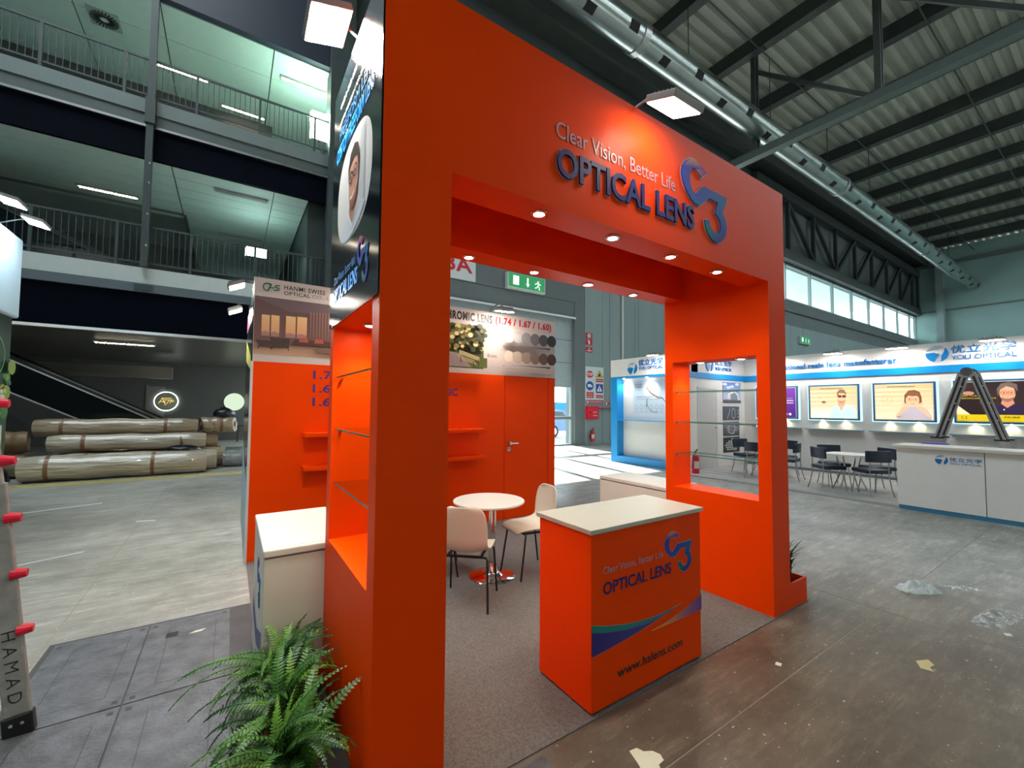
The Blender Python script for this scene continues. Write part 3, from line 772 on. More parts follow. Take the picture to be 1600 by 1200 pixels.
# ------------------------------------------------------------------ carpet rolls in plastic
FILM = mat('carpet_roll_under_film', (150, 134, 108), rough=.22, var=.18, scale=3, bump=1., bscale=6, coat=.8, stretch=(.3, 1.8, 1.8), bdist=.06)
FILM2 = mat('carpet_roll_pale_film', (168, 158, 138), rough=.2, var=.15, scale=3, bump=1., bscale=5, coat=.9, stretch=(.3, 1.8, 1.8), bdist=.07)
GREYROLL = mat('grey_roll_film', (120, 124, 124), rough=.18, var=.2, scale=5, bump=1., bscale=10, coat=.8, bdist=.04)
TAPE = mat('brown_parcel_tape', (118, 82, 50), rough=.35)
CARD = mat('cardboard_core', (122, 98, 70), rough=.8)
def roll(x0, x1, y, z, r, label, mt, straps=(.16, .75), wob=0.):
    c = thing('carpet_roll', ((x0+x1)/2, y, z-r), label, 'carpet roll', 'carpet rolls wrapped in plastic')
    n = 14
    pts = [(x0+(x1-x0)*i/n, y+math.sin(i*1.7+x0)*.012, z+math.sin(i*1.3+x1)*.010) for i in range(n+1)]
    rs = [r*(1+.018*math.sin(i*2.1+y*5)) for i in range(n+1)]; rs[0] *= .94; rs[-1] *= .94
    o = MB().tube(pts, r, 28, rs=rs).build('wrapped_roll', mt, c); smooth_by_angle(o, 50)
    for f in straps:
        xx = x0+(x1-x0)*f
        MB().tube([(xx-.035, y, z), (xx+.035, y, z)], r*1.03, 28).build('tape_band', TAPE, c)
    MB().tube([(x0-.012, y, z), (x0+.05, y, z)], r*.35, 16).build('core', CARD, c)
    MB().tube([(x1-.05, y, z), (x1+.012, y, z)], r*.35, 16).build('core', CARD, c)
    return c
roll(-3.60, -.47, 12.95, .275, .275, 'thick front carpet roll on the floor with two brown tape bands', FILM2, (.13, .68))
roll(-3.2, -.27, 13.52, .26, .26, 'floor carpet roll just behind the front roll', FILM2)
roll(-3.3, -.1, 14.06, .26, .26, 'third carpet roll back on the floor of the pile', FILM)
roll(-3.5, -.2, 14.6, .26, .26, 'hindmost floor carpet roll of the pile', FILM)
roll(-3.42, -.52, 13.76, .745, .195, 'second layer carpet roll at the front with pale shiny film', FILM2, (.2, .83))
roll(-2.95, -.28, 14.33, .73, .21, 'second layer carpet roll at the back of the pile', FILM, (.2, .9))
roll(-3.72, -.72, 14.04, 1.10, .205, 'topmost long carpet roll with two tape bands', FILM, (.15, .78))
roll(-.66, .12, 14.2, 1.12, .21, 'short topmost carpet roll behind the long top one', FILM, (.6,))
roll(-4.95, -3.78, 13.9, .79, .24, 'brown carpet roll at the left end of the pile', mat('carpet_roll_brown', (112, 88, 58), rough=.5, var=.15), (.4,))
roll(-5.2, -3.8, 13.9, .27, .27, 'floor carpet roll under the brown one', FILM)
roll(-.15, 1.6, 13.75, .2, .2, 'long grey plastic roll at the right end of the pile', GREYROLL, ())
roll(-.1, 1.5, 14.5, .24, .24, 'pale crumpled film roll behind the grey plastic roll', GREYROLL, ())
def lump(name, c, sx, sy, sz, mt, label, cat, seed=1, group=None):
    rnd = random.Random(seed); b = MB(); n, k = 14, 8; vs = []; fs = []
    for i in range(k+1):
        th = math.pi*i/k
        for j in range(n):
            ph = 2*math.pi*j/n; q = 1+.35*(rnd.random()-.5)
            vs.append((c[0]+sx*math.sin(th)*math.cos(ph)*q, c[1]+sy*math.sin(th)*math.sin(ph)*q, max(c[2], c[2]+sz*math.cos(th)*q)))
    for i in range(k):
        for j in range(n): fs.append((i*n+j, i*n+(j+1) % n, (i+1)*n+(j+1) % n, (i+1)*n+j))
    b.add(vs, fs); o = b.build(name, mt, smooth=True)
    return tag(o, label, cat, group)
BAG = mat('black_plastic', (14, 18, 24), rough=.3, bump=.5, bscale=18)
lump('black_bag', (-.95, 13.05, .555), .34, .16, .12, BAG, 'flat black plastic bag lying on the front carpet roll', 'bag', 3)
lump('black_bag', (-4.25, 13.3, 0), .38, .22, .62, BAG, 'black bag standing left of the front carpet roll', 'bag', 5)
lump('dark_bundle', (-.15, 14.25, 1.345), .26, .18, .24, BAG, 'dark bundle lying on top of the short upper roll', 'bundle', 8)
lump('clear_film_heap', (-4.15, 12.78, 0), .36, .18, .2, mat('pale_blue_film', (150, 170, 180), rough=.25, bump=.8, bscale=10), 'pale heap of plastic film left of the front roll', 'film', 9)
# yellow floor marking
ft = Frame((0, 0, 0), (1, 0, 0), (0, 1, 0))
p = Print(ft, .001)
p.rect(-8, 2.2, 12.20, 12.36, (196, 178, 92)); p.rect(-8, 2.2, 12.40, 12.56, (190, 174, 96))
rnd = random.Random(4)
for i in range(60):
    x = -7.5 + i*.16 + rnd.uniform(-.04, .04)
    p.rect(x, x+.07, 12.25, 12.28, (70, 70, 60)) if i % 2 else p.rect(x, x+.07, 12.47, 12.50, (70, 70, 60))
o = p.build('yellow_floor_tape', PRINTM); tag(o, 'double yellow tape line with dark dashes on the floor before the rolls', 'floor tape')

# ================================================================== ORANGE STAND
Y0 = 1.685
CARPET = mat('grey_stand_carpet', (116, 110, 106), rough=.95, var=.26, scale=90, bump=.6, bscale=120, spec=.1)
c = MB().box(.19, 4.25, Y0-.01, 5.28, 0, .006).build('carpet', CARPET)
c['kind'] = 'structure'; c['label'] = 'grey needle felt carpet of the orange stand'

portal = thing('exhibition_portal', (2.2, 2.2, 0), 'tall orange exhibition portal with lettered header and side windows', 'exhibition stand')
ZT, ZS = 3.53, 2.72
XLo, XLi, XRi, XRo = .488, .799, 3.667, 3.95
YB = 2.675
for nm, x0, x1 in (('side_wing', XLo, XLi), ('side_wing', XRi, XRo)):
    b = MB()
    b.box(x0, x1, Y0, YB, 0, .905); b.box(x0, x1, Y0, YB, 2.118, ZT)
    b.box(x0, x1, Y0, 1.787, .905, 2.118); b.box(x0, x1, 2.587, YB, .905, 2.118)
    w = b.build(nm, ORANGE, portal)
    # glass shelves on chrome pins
    for z in (1.825, 1.527, 1.22):
        gl = MB(); gl.box(x0+.02, x1-.02, 1.79, 2.584, z, z+.008)
        g = gl.build('glass_shelf', [GLASS], portal)
        e = MB(); e.box(x0+.02, x0+.0225, 1.79, 2.584, z, z+.008); e.box(x1-.0225, x1-.02, 1.79, 2.584, z, z+.008)
        e.build('glass_edge', mat('glass_edge_green', (84, 124, 112), rough=.1), g)
        for yy in (1.787, 2.587):
            s = 1 if yy < 2 else -1
            for xx in (x0+.05, x1-.05):
                MB().tube([(xx, yy, z-.006), (xx, yy+s*.03, z-.006)], .008, 8).build('shelf_pin', CHROME, g)
MB().box(XLi, XRi, Y0, 1.89, ZS, ZT).build('header_front', ORANGE, portal)
MB().box(XLi, XRi, 2.475, YB, ZS, ZT).build('header_rear', ORANGE, portal)
MB().box(XLi, XRi, 1.89, 2.475, ZT-.04, ZT).build('header_top', ORANGE, portal)
def downlight(x, y, z, parent, power=9, angle=125):
    d = MB().lathe([(.024, 0), (.045, 0), (.047, -.004), (.044, -.008), (.030, -.008), (.026, 0)], (x, y, z), 24).build('downlight', CHROME, parent); smooth_by_angle(d)
    MB().lathe([(.0001, -.004), (.029, -.0075), (.029, -.006)], (x, y, z), 20).build('bulb', BULB, d)
    MB().obox((x+.05, y, z-.004), (.008, 0, 0), (0, .004, 0), (0, 0, .003)).build('spring_clip', CHROME, d)
    spot('downlight_beam', (x, y, z-.02), power, angle, .6, parent=d)
for x in (1.37, 1.945, 2.52, 3.095):
    downlight(x, 1.787, ZS, portal); downlight(x, 2.595, ZS, portal)
for x in (.645, 3.81):
    for y in (1.99, 2.38): downlight(x, y, 2.118, portal, 7, 120)
# black graphic on the outer left side
gp = MB().box(XLo-.008, XLo, Y0+.004, YB, 2.12, ZT).build('side_graphic', BLACKG, portal)
LF = Frame((XLo-.008, 0, 0), (0, -1, 0))      # u = -y
p = Print(LF, .001)
def L_(y): return -y
ov = [(-2.16+.35*math.copysign(abs(math.cos(a))**.8, math.cos(a)), 2.775+.265*math.copysign(abs(math.sin(a))**.8, math.sin(a))) for a in [i*math.pi/24 for i in range(48)]]
p.poly(ov, (206, 208, 214))
def clip_right(v): return v
p.rect(-2.02, -1.92, 2.60, 2.98, (188, 192, 200)); p.rect(-1.95, -1.93, 2.62, 2.96, (170, 176, 186))
p.poly([(-2.40, 2.56), (-2.36, 2.60), (-2.24, 2.645), (-2.14, 2.665), (-2.02, 2.65), (-1.93, 2.61), (-1.90, 2.60), (-2.0, 2.555), (-2.16, 2.518), (-2.30, 2.522)], (198, 208, 224))
p.poly([(-2.22, 2.63), (-2.14, 2.57), (-2.05, 2.64), (-2.06, 2.72), (-2.21, 2.72)], (176, 128, 112))
p.ribbon([(-2.24, 2.655), (-2.15, 2.56), (-2.03, 2.66)], .014, (228, 234, 244))
p.ell(-2.135, 2.795, .098, .145, (198, 152, 136))
p.poly([(-2.242, 2.80), (-2.245, 2.89), (-2.20, 2.955), (-2.12, 2.972), (-2.05, 2.94), (-2.025, 2.87), (-2.035, 2.80), (-2.055, 2.875), (-2.12, 2.90), (-2.21, 2.885)], (52, 38, 34))
p.poly([(-2.225, 2.75), (-2.20, 2.68), (-2.135, 2.648), (-2.07, 2.68), (-2.045, 2.75), (-2.09, 2.715), (-2.18, 2.715)], (160, 116, 102))
for u in (-2.182, -2.090): p.arc(u, 2.82, .036, .028, .009, (30, 30, 34), n=14); p.ell(u, 2.818, .012, .009, (48, 36, 32))
p.ribbon([(-2.146, 2.824), (-2.126, 2.824)], .008, (30, 30, 34))
p.ribbon([(-2.135, 2.81), (-2.122, 2.765), (-2.142, 2.76)], .010, (164, 118, 104))
p.ribbon([(-2.18, 2.712), (-2.14, 2.70), (-2.09, 2.715)], .016, (232, 220, 214))
p.build('portrait_print', PRINT, gp)
text(LF, 'CUSTOM FREEFORM LENS', -2.57, -1.80, 3.06, 3.15, SKYTXT, gp, bold=.02, thick=.001)
text(LF, 'FREEFORM LENS', -2.50, -1.82, 3.17, 3.235, STEELBLUE, gp, bold=.0, thick=.001)
text(LF, 'DIGITAL PRECISION FOR EVERY EYE', -2.53, -1.85, 3.262, 3.285, WHITETXT, gp, thick=.001)
text(LF, 'WE DO OUR BEST', -2.50, -2.12, 3.36, 3.385, WHITETXT, gp, thick=.001)
# ---- C3 emblem, outline measured in metres on the header
C3 = [(2.784,3.337),(2.716,3.287),(2.690,3.306),(2.662,3.324),(2.640,3.330),(2.612,3.326),(2.592,3.308),(2.580,3.278),(2.578,3.25),(2.582,3.22),(2.590,3.193),(2.604,3.172),(2.622,3.159),(2.640,3.156),(2.660,3.162),(2.680,3.178),(2.743,3.234),(3.034,3.234),(3.034,3.195),(2.982,3.108),(3.005,3.085),(3.022,3.06),(3.032,3.02),(3.033,2.99),(3.024,2.955),(3.005,2.925),(2.977,2.898),(2.945,2.875),(2.912,2.866),(2.875,2.865),(2.842,2.872),(2.812,2.888),(2.788,2.911),(2.768,2.942),(2.756,2.97),(2.750,2.997),(2.805,3.008),(2.812,2.985),(2.824,2.964),(2.843,2.947),(2.868,2.937),(2.895,2.935),(2.922,2.942),(2.940,2.957),(2.952,2.98),(2.954,3.008),(2.945,3.035),(2.925,3.056),(2.885,3.077),(2.918,3.166),(2.808,3.166),(2.712,3.096),(2.690,3.084),(2.662,3.080),(2.632,3.083),(2.598,3.098),(2.56,3.130),(2.528,3.163),(2.505,3.198),(2.490,3.240),(2.490,3.275),(2.501,3.310),(2.525,3.342),(2.553,3.366),(2.585,3.386),(2.618,3.397),(2.650,3.399),(2.685,3.393),(2.724,3.376),(2.755,3.358)]
def c3_col(u, v):
    """printed colour runs along the emblem: yellow / magenta tip, blue body, teal tail"""
    def mixc(a, b, t): t = max(0, min(1, t)); return tuple(a[i]*(1-t)+b[i]*t for i in range(3))
    if v > 3.33 and u > 2.56 or (u > 2.66 and v > 3.28): return mixc((240, 190, 60), (150, 50, 150), (u-2.58)/.17)
    if v > 3.12: return mixc((64, 66, 170), (40, 100, 160), (u-2.6)/.4)
    return mixc((0, 120, 110), (44, 60, 150), (u-2.78)/.22) if v < 2.99 and u < 2.86 else mixc((40, 100, 160), (50, 50, 140), (3.1-v)/.2)
def emblem(fr, fu, fv, parent, thick, name='emblem', mt=None):
    pts = [(fu(u), fv(v)) for u, v in C3]
    if fu(3) < fu(2): pts = pts
    return solid(fr, pts, mt or EMBL, parent, name, thick, cols=[lin(*c3_col(u, v)) for u, v in C3])
FF = Frame((0, Y0, 0), (1, 0, 0))
rimf = MB()
# light edging behind the emblem
def offset_pts(pts, d):
    out = []; K = len(pts)
    for i in range(K):
        a, b = Vector(pts[i-1]), Vector(pts[(i+1) % K]); t = (b-a).normalized(); out.append((pts[i][0]-t.y*d, pts[i][1]+t.x*d))
    return out
def area(P): return sum(P[i-1][0]*P[i][1]-P[i][0]*P[i-1][1] for i in range(len(P)))/2
sg = -1 if area(C3) > 0 else 1
solid(FF, offset_pts(C3, sg*.007), LILAC, portal, 'emblem_edging', .004, .001)
emblem(FF, lambda u: u, lambda v: v, portal, .012)
text(FF, 'OPTICAL LENS', 1.403, 2.628, 2.893, 3.055, NAVYTXT, portal, bold=.022, thick=.014)
text(FF, 'OPTICAL LENS', 1.399, 2.632, 2.888, 3.060, LILAC, portal, name='lettering_edging', bold=.027, thick=.004, n=.0008)
text(FF, 'Clear Vision, Better Life', 1.403, 2.428, 3.092, 3.197, LILAC, portal, bold=.0, thick=.002)
# the same emblem and words small on the side graphic
def fu(u): return -2.03 + (u-2.49)*.36
def fv(v): return 2.215 + (v-2.866)*.44
emblem(LF, fu, fv, gp, .002)
text(LF, 'OPTICAL LENS', -2.56, -2.02, 2.245, 2.325, SKYTXT, gp, bold=.02, thick=.002)
text(LF, 'Clear Vision, Better Life', -2.56, -2.07, 2.345, 2.395, STEELBLUE, gp, thick=.001)
# planters at both feet
SOIL = mat('dark_soil', (26, 22, 18), rough=.95, bump=.8, bscale=40)
for x0, x1 in ((.19, XLo), (XRo, 4.252)):
    b = MB(); y1 = 2.62; h = .205; t = .018
    b.box(x0, x1, Y0, Y0+t, 0, h).box(x0, x1, y1-t, y1, 0, h)
    if x0 < 1: b.box(x0, x0+t, Y0+t, y1-t, 0, h)
    else: b.box(x1-t, x1, Y0+t, y1-t, 0, h)
    pl = b.build('planter_box', ORANGE, portal)
    MB().box(x0+.015, x1-.015, Y0+t, y1-t, .0, .13).build('soil', SOIL, pl)

# ------------------------------------------------------------------ flood lights
def flood(c, n, w, h, label, arm=None, lens=LENS, group='LED flood lights', up=(0, 1, 0)):
    """small LED flood: c lens centre, n lens direction"""
    n = Vector(n).normalized(); c = Vector(c)
    u = n.cross(Vector(up)).normalized(); v = u.cross(n)
    f = thing('flood_light', c, label, 'flood light')
    MB().obox(c-n*.022, u*w/2, v*h/2, n*.02).build('housing', mat('flood_housing_grey', (150, 146, 140), rough=.4), f, bevel=.004)
    MB().obox(c, u*(w/2-.012), v*(h/2-.012), n*.003).build('lens', lens, f)
    b = MB()
    for i in range(6): b.obox(c-n*.05+v*h*(i-2.5)/7, u*w*.4, v*.004, n*.012)
    b.build('cooling_fin', GREYM, f)
    if arm:
        pts = [c-n*.05] + [Vector(a) for a in arm]
        MB().tube(pts, .009, 8).build('bracket_arm', GREYM, f)
    return f
flood((2.10, 1.46, 3.41), (.02, .42, -1), .27, .21, 'square flood light shining onto the orange header lettering', [(2.10, 1.60, 3.58), (2.10, 1.78, 3.58), (2.10, 1.80, 3.53)], LENSH)
flood((.37, 2.32, 3.67), (.28, -.05, -1), .21, .26, 'square flood light at the top of the black side graphic', [(.46, 2.34, 3.74), (.53, 2.34, 3.70), (.54, 2.34, 3.53)], up=(0, 1, 0))
flood((3.19, 4.95, 3.012), (.03, .16, -1), .26, .17, 'flat flood light above the tinted lens chart', [(3.19, 5.1, 3.16), (3.19, 5.32, 3.12), (3.19, 5.33, 3.06)], LENSW)
flood((1.5, 4.95, 3.012), (0, .16, -1), .26, .17, 'flood light above the lounge picture, behind the left portal wing', [(1.5, 5.1, 3.22), (1.5, 5.32, 3.12), (1.5, 5.33, 3.06)], LENSW)
flood((.02, 5.75, 3.03), (.45, 0, -1), .17, .22, 'near flood light at the left end of the orange back wall', [(.1, 5.75, 3.12), (.22, 5.75, 3.12), (.24, 5.75, 3.06)])
flood((.02, 6.75, 2.93), (.45, 0, -1), .17, .22, 'farther flood light at the left end of the orange back wall', [(.1, 6.75, 3.08), (.22, 6.75, 3.1), (.24, 6.75, 3.06)])

# ------------------------------------------------------------------ back wall with door, prints and shelves
YW = 5.28
bwall = thing('back_wall', (2.28, 5.6, 0), 'orange back wall with printed header, door and two long shelves', 'exhibition wall')
MB().box(.18, 3.415, YW, 7.3, 0, 2.14).build('wall_panel', ORANGE, bwall)
MB().box(4.255, 4.39, YW, 7.3, 0, 2.14).build('wall_panel', ORANGE, bwall)
MB().box(3.415, 4.255, YW+.03, 7.3, 0, 2.14).build('door_frame', ORANGE, bwall)
MB().box(.18, 4.39, YW, 7.3, 2.14, 3.06).build('header_panel', mat('header_print_white', (206, 192, 186), rough=.6), bwall)
MB().box(.172, .18, YW+.01, 7.3, 0, 3.06).build('end_graphic', BLACKG, bwall)
MB().box(.165, .19, YW-.004, YW+.012, 0, 2.14).build('corner_trim', WHITEWALL, bwall)
eg = Frame((.172, 0, 0), (0, -1, 0))
p = Print(eg)
p.poly([(-7.3, 1.0), (-5.3, .0), (-7.3, 0)], (120, 160, 180)); p.poly([(-7.3, 0.02), (-5.3, .01), (-5.3, .8), (-6.3, .9), (-7.3, 1.2)], (150, 180, 196))
p.poly([(-7.2, 2.6), (-5.4, 2.2), (-5.4, 2.05), (-7.2, 2.3)], (150, 160, 70)); p.poly([(-7.2, 2.95), (-5.4, 2.75), (-5.4, 2.6), (-7.2, 2.7)], (90, 40, 60))
p.build('end_print', PRINT, bwall)
door = MB().box(3.425, 4.245, YW+.002, YW+.03, .01, 2.13).build('door', ORANGE, bwall)
MB().tube([(3.51, YW+.002, 1.125), (3.51, YW-.045, 1.125)], .024, 16).bar((3.505, YW-.05, 1.125), (3.64, YW-.05, 1.125), .016, .018).build('door_handle', CHROME, door)
MB().box(3.475, 3.525, YW-.006, YW+.002, 1.01, 1.065).build('lock_plate', CHROME, door)
MB().tube([(3.5, YW-.012, 1.04), (3.5, YW-.006, 1.04)], .009, 10).build('keyhole', BLACKM, door)
for z in (1.36, .992):
    MB().box(.687, 2.995, YW-.22, YW, z-.045, z).build('shelf', ORANGE, bwall, bevel=.004)
BF = Frame((0, YW, 0), (1, 0, 0))
# left print: company name and lounge picture
p = Print(BF)
def lounge(p, u0, u1, v0, v1):
    p.rect(u0, u1, v0, v1, (120, 80, 70), (92, 66, 66))
    p.poly([(u0, v1-.02), (u0+.35, v1-.14), (u1, v1-.06), (u1, v1), (u0, v1)], (104, 84, 88), )
    p.rect(u0, u1, v0, v0+.13, (196, 158, 128), (150, 112, 92))
    for a, c in ((.254, .332), (.345, .426), (.489, .588), (.602, .704), (.99, 1.10), (1.11, 1.22), (1.30, 1.40), (1.41, 1.52)):
        p.rect(a, c, 2.425, 2.655+.05*(a-.25) if a < .8 else 2.68, (214, 148, 104), (232, 186, 130)); p.poly([(a, 2.425), (c, 2.425), (c, 2.462), ((a+c)/2, 2.478), (a, 2.466)], (164, 124, 112))
    for k in range(7): p.rect(.735+k*.032, .735+k*.032+.014, 2.44, 2.74, (128, 92, 86), (146, 108, 98))
    for k in range(8): p.rect(u1-.28+k*.035, u1-.28+k*.035+.018, v0+.16, v1-.05, (128, 88, 80), (150, 108, 98))
    p.poly([(u0+.36, v0+.13), (u1, v0+.13), (u1, v0+.17), (u1-.2, v0+.20), (u0+.40, v0+.19)], (74, 44, 38))
    for a in (.44, .60, .78): p.poly([(u0+a, v0+.165), (u0+a+.10, v0+.165), (u0+a+.09, v0+.215), (u0+a+.01, v0+.215)], (176, 84, 60))
    for a, s in ((.02, .8), (.15, 1.)):
        p.poly([(u0+a, v0+.18*s+.01), (u0+a+.2*s, v0+.19*s), (u0+a+.19*s, v0+.09), (u0+a+.03, v0+.085)], (62, 46, 42))
        p.ribbon([(u0+a+.03, v0+.09), (u0+a+.02, v0+.055)], .008, (40, 30, 28)); p.ribbon([(u0+a+.18*s, v0+.09), (u0+a+.19*s, v0+.055)], .008, (40, 30, 28))
    p.poly([(u0+.58, v0+.09), (u0+.66, v0+.12), (u0+.9, v0+.12), (u0+.95, v0+.09), (u0+.88, v0+.055), (u0+.64, v0+.055)], (120, 90, 72))
lounge(p, .184, 2.05, 2.218, 2.855)
g = (0, 96, 70)
p.arc(.292, 2.958, .034, .040, .012, g, 40, 300); p.ribbon([(.262, 2.985), (.30, 3.0), (.335, 2.992)], .012, (30, 60, 60)); p.ribbon([(.305, 2.92), (.335, 2.995)], .015, g); p.ribbon([(.32, 2.955), (.36, 2.955)], .012, g)
p.ribbon([(.42, 2.99), (.372, 2.985), (.365, 2.968), (.41, 2.957), (.414, 2.94), (.36, 2.932)], .013, g)
p.build('lounge_print', PRINTM, bwall)
text(BF, 'HANMI SWISS', .462, .889, 2.962, 3.014, BLACKTXT, bwall, bold=.012, thick=.001, spacing=1.12)
text(BF, 'OPTICAL', .462, .728, 2.903, 2.945, BLACKTXT, bwall, bold=.012, thick=.001, spacing=1.1)
text(BF, 'CO., LTD.', .752, 1.04, 2.903, 2.945, GREYTXT, bwall, thick=.001)
for body, v in (('1.74', 1.973), ('1.67', 1.814), ('1.60', 1.659)):
    text(BF, body, .785, 1.085, v, v+.10, PURPTXT, bwall, bold=.02, thick=.002)
text(BF, 'PHOTOCHROMIC', 1.62, 2.638, 1.815, 1.92, PURPTXT, bwall, bold=.02, thick=.002)
# right print: tinted lens chart
p = Print(BF)
p.rect(2.22, 3.05, 2.215, 2.835, (74, 84, 40), (120, 110, 60))
rnd = random.Random(11)
for i in range(170):
    u = rnd.uniform(2.24, 3.03); v = rnd.uniform(2.46, 2.82); r = rnd.uniform(.018, .05)
    c = rnd.choice([(58, 66, 26), (92, 96, 40), (150, 138, 66), (214, 190, 110), (44, 50, 24), (240, 216, 150)])
    if u > 2.7 and rnd.random() < .5: c = (52, 58, 34)
    p.ell(u, v, r, r*.8, c, n=7)
p.rect(2.22, 3.05, 2.22, 2.36, (104, 116, 52), (84, 96, 40)); p.poly([(2.22, 2.22), (2.80, 2.22), (2.62, 2.40), (2.22, 2.44)], (168, 146, 140))
for k in range(4): p.ribbon([(2.24+.14*k, 2.22), (2.22+.11*k, 2.43)], .006, (140, 120, 116))
for k in range(3): p.ribbon([(2.60, 2.44-.02*k), (2.92, 2.36-.02*k)], .014, (222, 204, 150))
for k in range(3): p.ribbon([(2.56+.02*k, 2.38-.025*k), (2.84+.02*k, 2.31-.025*k)], .012, (204, 184, 130))
for a in ((2.62, 2.36), (2.82, 2.3), (2.9, 2.33)): p.ribbon([a, (a[0]+.01, a[1]-.08)], .012, (90, 74, 50))
for j in range(6):
    t = j/5
    gcol = [tuple(222+(40-222)*t**.9+d*(1-t)*0 for d in (0, 0, 0))][0]
    bc = tuple((226, 206, 186)[k]+((74, 46, 38)[k]-(226, 206, 186)[k])*t for k in range(3))
    for cc, v in (((214-170*t, 212-172*t, 210-166*t), 2.707), (bc, 2.415)):
        p.ell(3.412+.161*j, v, .092, .090, tuple(max(0, x-30) for x in cc)); p.ell(3.412+.161*j, v, .086, .085, cc)
for v in (2.581, 2.286): p.poly([(3.45, v-.003), (4.187, v-.011), (4.187, v+.011), (3.45, v+.003)], [(170, 160, 158), (40, 34, 34), (40, 34, 34), (170, 160, 158)])
p.ribbon([(3.10, 2.235), (4.30, 2.235)], .003, (176, 150, 150)); p.ribbon([(3.10, 2.845), (4.30, 2.845)], .003, (176, 150, 150))
p.build('lens_chart_print', PRINTM, bwall)
text(BF, 'PHOTOCHROMIC LENS', 1.98, 3.19, 2.888, 3.013, BLACKTXT, bwall, bold=.045, thick=.001, spacing=1.12)
text(BF, '(1.74 / 1.67 / 1.60)', 3.244, 4.306, 2.872, 3.013, REDTXT, bwall, bold=.045, thick=.001, spacing=1.12)
text(BF, 'Gray', 3.114, 3.240, 2.672, 2.735, GREYTXT, bwall, thick=.001); text(BF, 'Brown', 3.114, 3.272, 2.392, 2.448, GREYTXT, bwall, thick=.001)
text(BF, 'www.eng.hslens.co.kr', 3.898, 4.309, 2.170, 2.196, GREYTXT, bwall, bold=.01, thick=.001)
for v in (2.575, 2.280):
    text(BF, '0', 3.385, 3.405, v-.01, v+.015, GREYTXT, bwall, thick=.001); text(BF, '50', 4.215, 4.26, v-.01, v+.015, GREYTXT, bwall, thick=.001)

# ------------------------------------------------------------------ low white cabinets
CAB = mat('cabinet_white', (226, 220, 208), rough=.4, var=.015)
for nm, x0, x1, label in ((0, .178, .65, 'low white cabinet left of the portal behind the ferns'), (1, 3.69, 4.2, 'low white cabinet behind the right portal wing, in front of sunlit floor')):
    y0, y1, h = 2.68, 3.60, .868
    cb = thing('low_cabinet', ((x0+x1)/2, (y0+y1)/2, 0), label, 'cabinet')
    MB().box(x0, x1, y0, y1, 0, h-.05).build('body', CAB, cb, bevel=.004)
    MB().box(x0+.008, x1-.008, y0+.008, y1-.008, h-.05, h-.042).build('shadow_gap', mat('gap_grey', (120, 112, 104), rough=.7), cb)
    t = MB().box(x0-.004, x1+.004, y0-.006, y1+.004, h-.042, h).build('top_slab', CAB, cb, bevel=.008)
    MB().box(x0+.02, x1-.02, y0+.02, y1-.02, h, h+.002).build('inset_plate', CAB, t)
    if nm == 0:
        fr = Frame((x0, 0, 0), (0, -1, 0))
        emblem(fr, lambda u: -3.15+(u-2.49)*.5, lambda v: .46+(v-2.866)*.5, cb, .002)
        q = Print(fr); q.poly([(-3.58, .36), (-3.1, .28), (-2.7, .42), (-2.7, .3), (-3.1, .18), (-3.58, .22)], (44, 50, 130)); q.build('swoosh_print', PRINT, cb)

# ------------------------------------------------------------------ reception counter
ct = thing('reception_counter', (2.17, 1.92, 0), 'orange reception counter with white top and web address', 'counter')
MB().box(1.69, 2.66, 1.72, 2.13, .0, .02).build('plinth', BLACKM, ct)
MB().box(1.668, 2.682, 1.693, 2.15, .018, .972).build('body', ORANGE, ct, bevel=.003)
MB().box(1.652, 2.698, 1.678, 2.168, .972, .998).build('worktop', mat('counter_top_white', (184, 182, 170), rough=.35), ct, bevel=.003)
CF = Frame((0, 1.693, 0), (1, 0, 0))
text(CF, 'OPTICAL LENS', 1.757, 2.364, .624, .694, NAVYTXT, ct, bold=.02, thick=.001)
text(CF, 'Clear Vision, Better Life', 1.757, 2.284, .733, .778, LILAC, ct, thick=.001)
solid(CF, offset_pts([(2.298+(u-2.487)*.518, .609+(v-2.866)*.508) for u, v in C3], sg*.003), LILAC, ct, 'emblem_edging', .0006, .0006)
emblem(CF, lambda u: 2.298+(u-2.487)*.518, lambda v: .609+(v-2.866)*.508, ct, .0008)
text(CF, 'www.hslens.com', 1.868, 2.474, .143, .197, BLACKTXT, ct, bold=.012, thick=.001)
def bez(p0, p1, p2, n=14): return [((1-t)**2*p0[0]+2*t*(1-t)*p1[0]+t*t*p2[0], (1-t)**2*p0[1]+2*t*(1-t)*p1[1]+t*t*p2[1]) for t in [i/n for i in range(n+1)]]
def strip(p, top, bot, ca, cb, edge=True):
    n = len(top)-1
    def mixc(t): return tuple(ca[i]*(1-t)+cb[i]*t for i in range(3))
    for i in range(n):
        p.face([p.fr.p(*bot[i], p.n), p.fr.p(*bot[i+1], p.n), p.fr.p(*top[i+1], p.n), p.fr.p(*top[i], p.n)], 0, [lin(*mixc(i/n)), lin(*mixc((i+1)/n)), lin(*mixc((i+1)/n)), lin(*mixc(i/n))])
    p.n += .0006
p = Print(CF, .001)
tip = (2.47, .415)
topc = bez((1.668, .486), (2.08, .36), tip); botc = bez((1.668, .318), (2.05, .335), tip); midc = bez((1.668, .447), (2.10, .325), tip)
p.ribbon(topc, .004, (200, 170, 110)); p.ribbon(botc, .004, (200, 150, 110))
strip(p, topc, midc, (0, 128, 118), (64, 110, 160)); strip(p, midc, botc, (44, 32, 122), (70, 80, 160))
t2_ = bez((2.165, .323), (2.42, .335), (2.682, .423)); b2_ = bez((2.165, .323), (2.40, .315), (2.682, .322))
n = len(t2_)-1
p.ribbon(t2_, .003, (220, 180, 120)); p.ribbon(b2_, .003, (220, 180, 120))
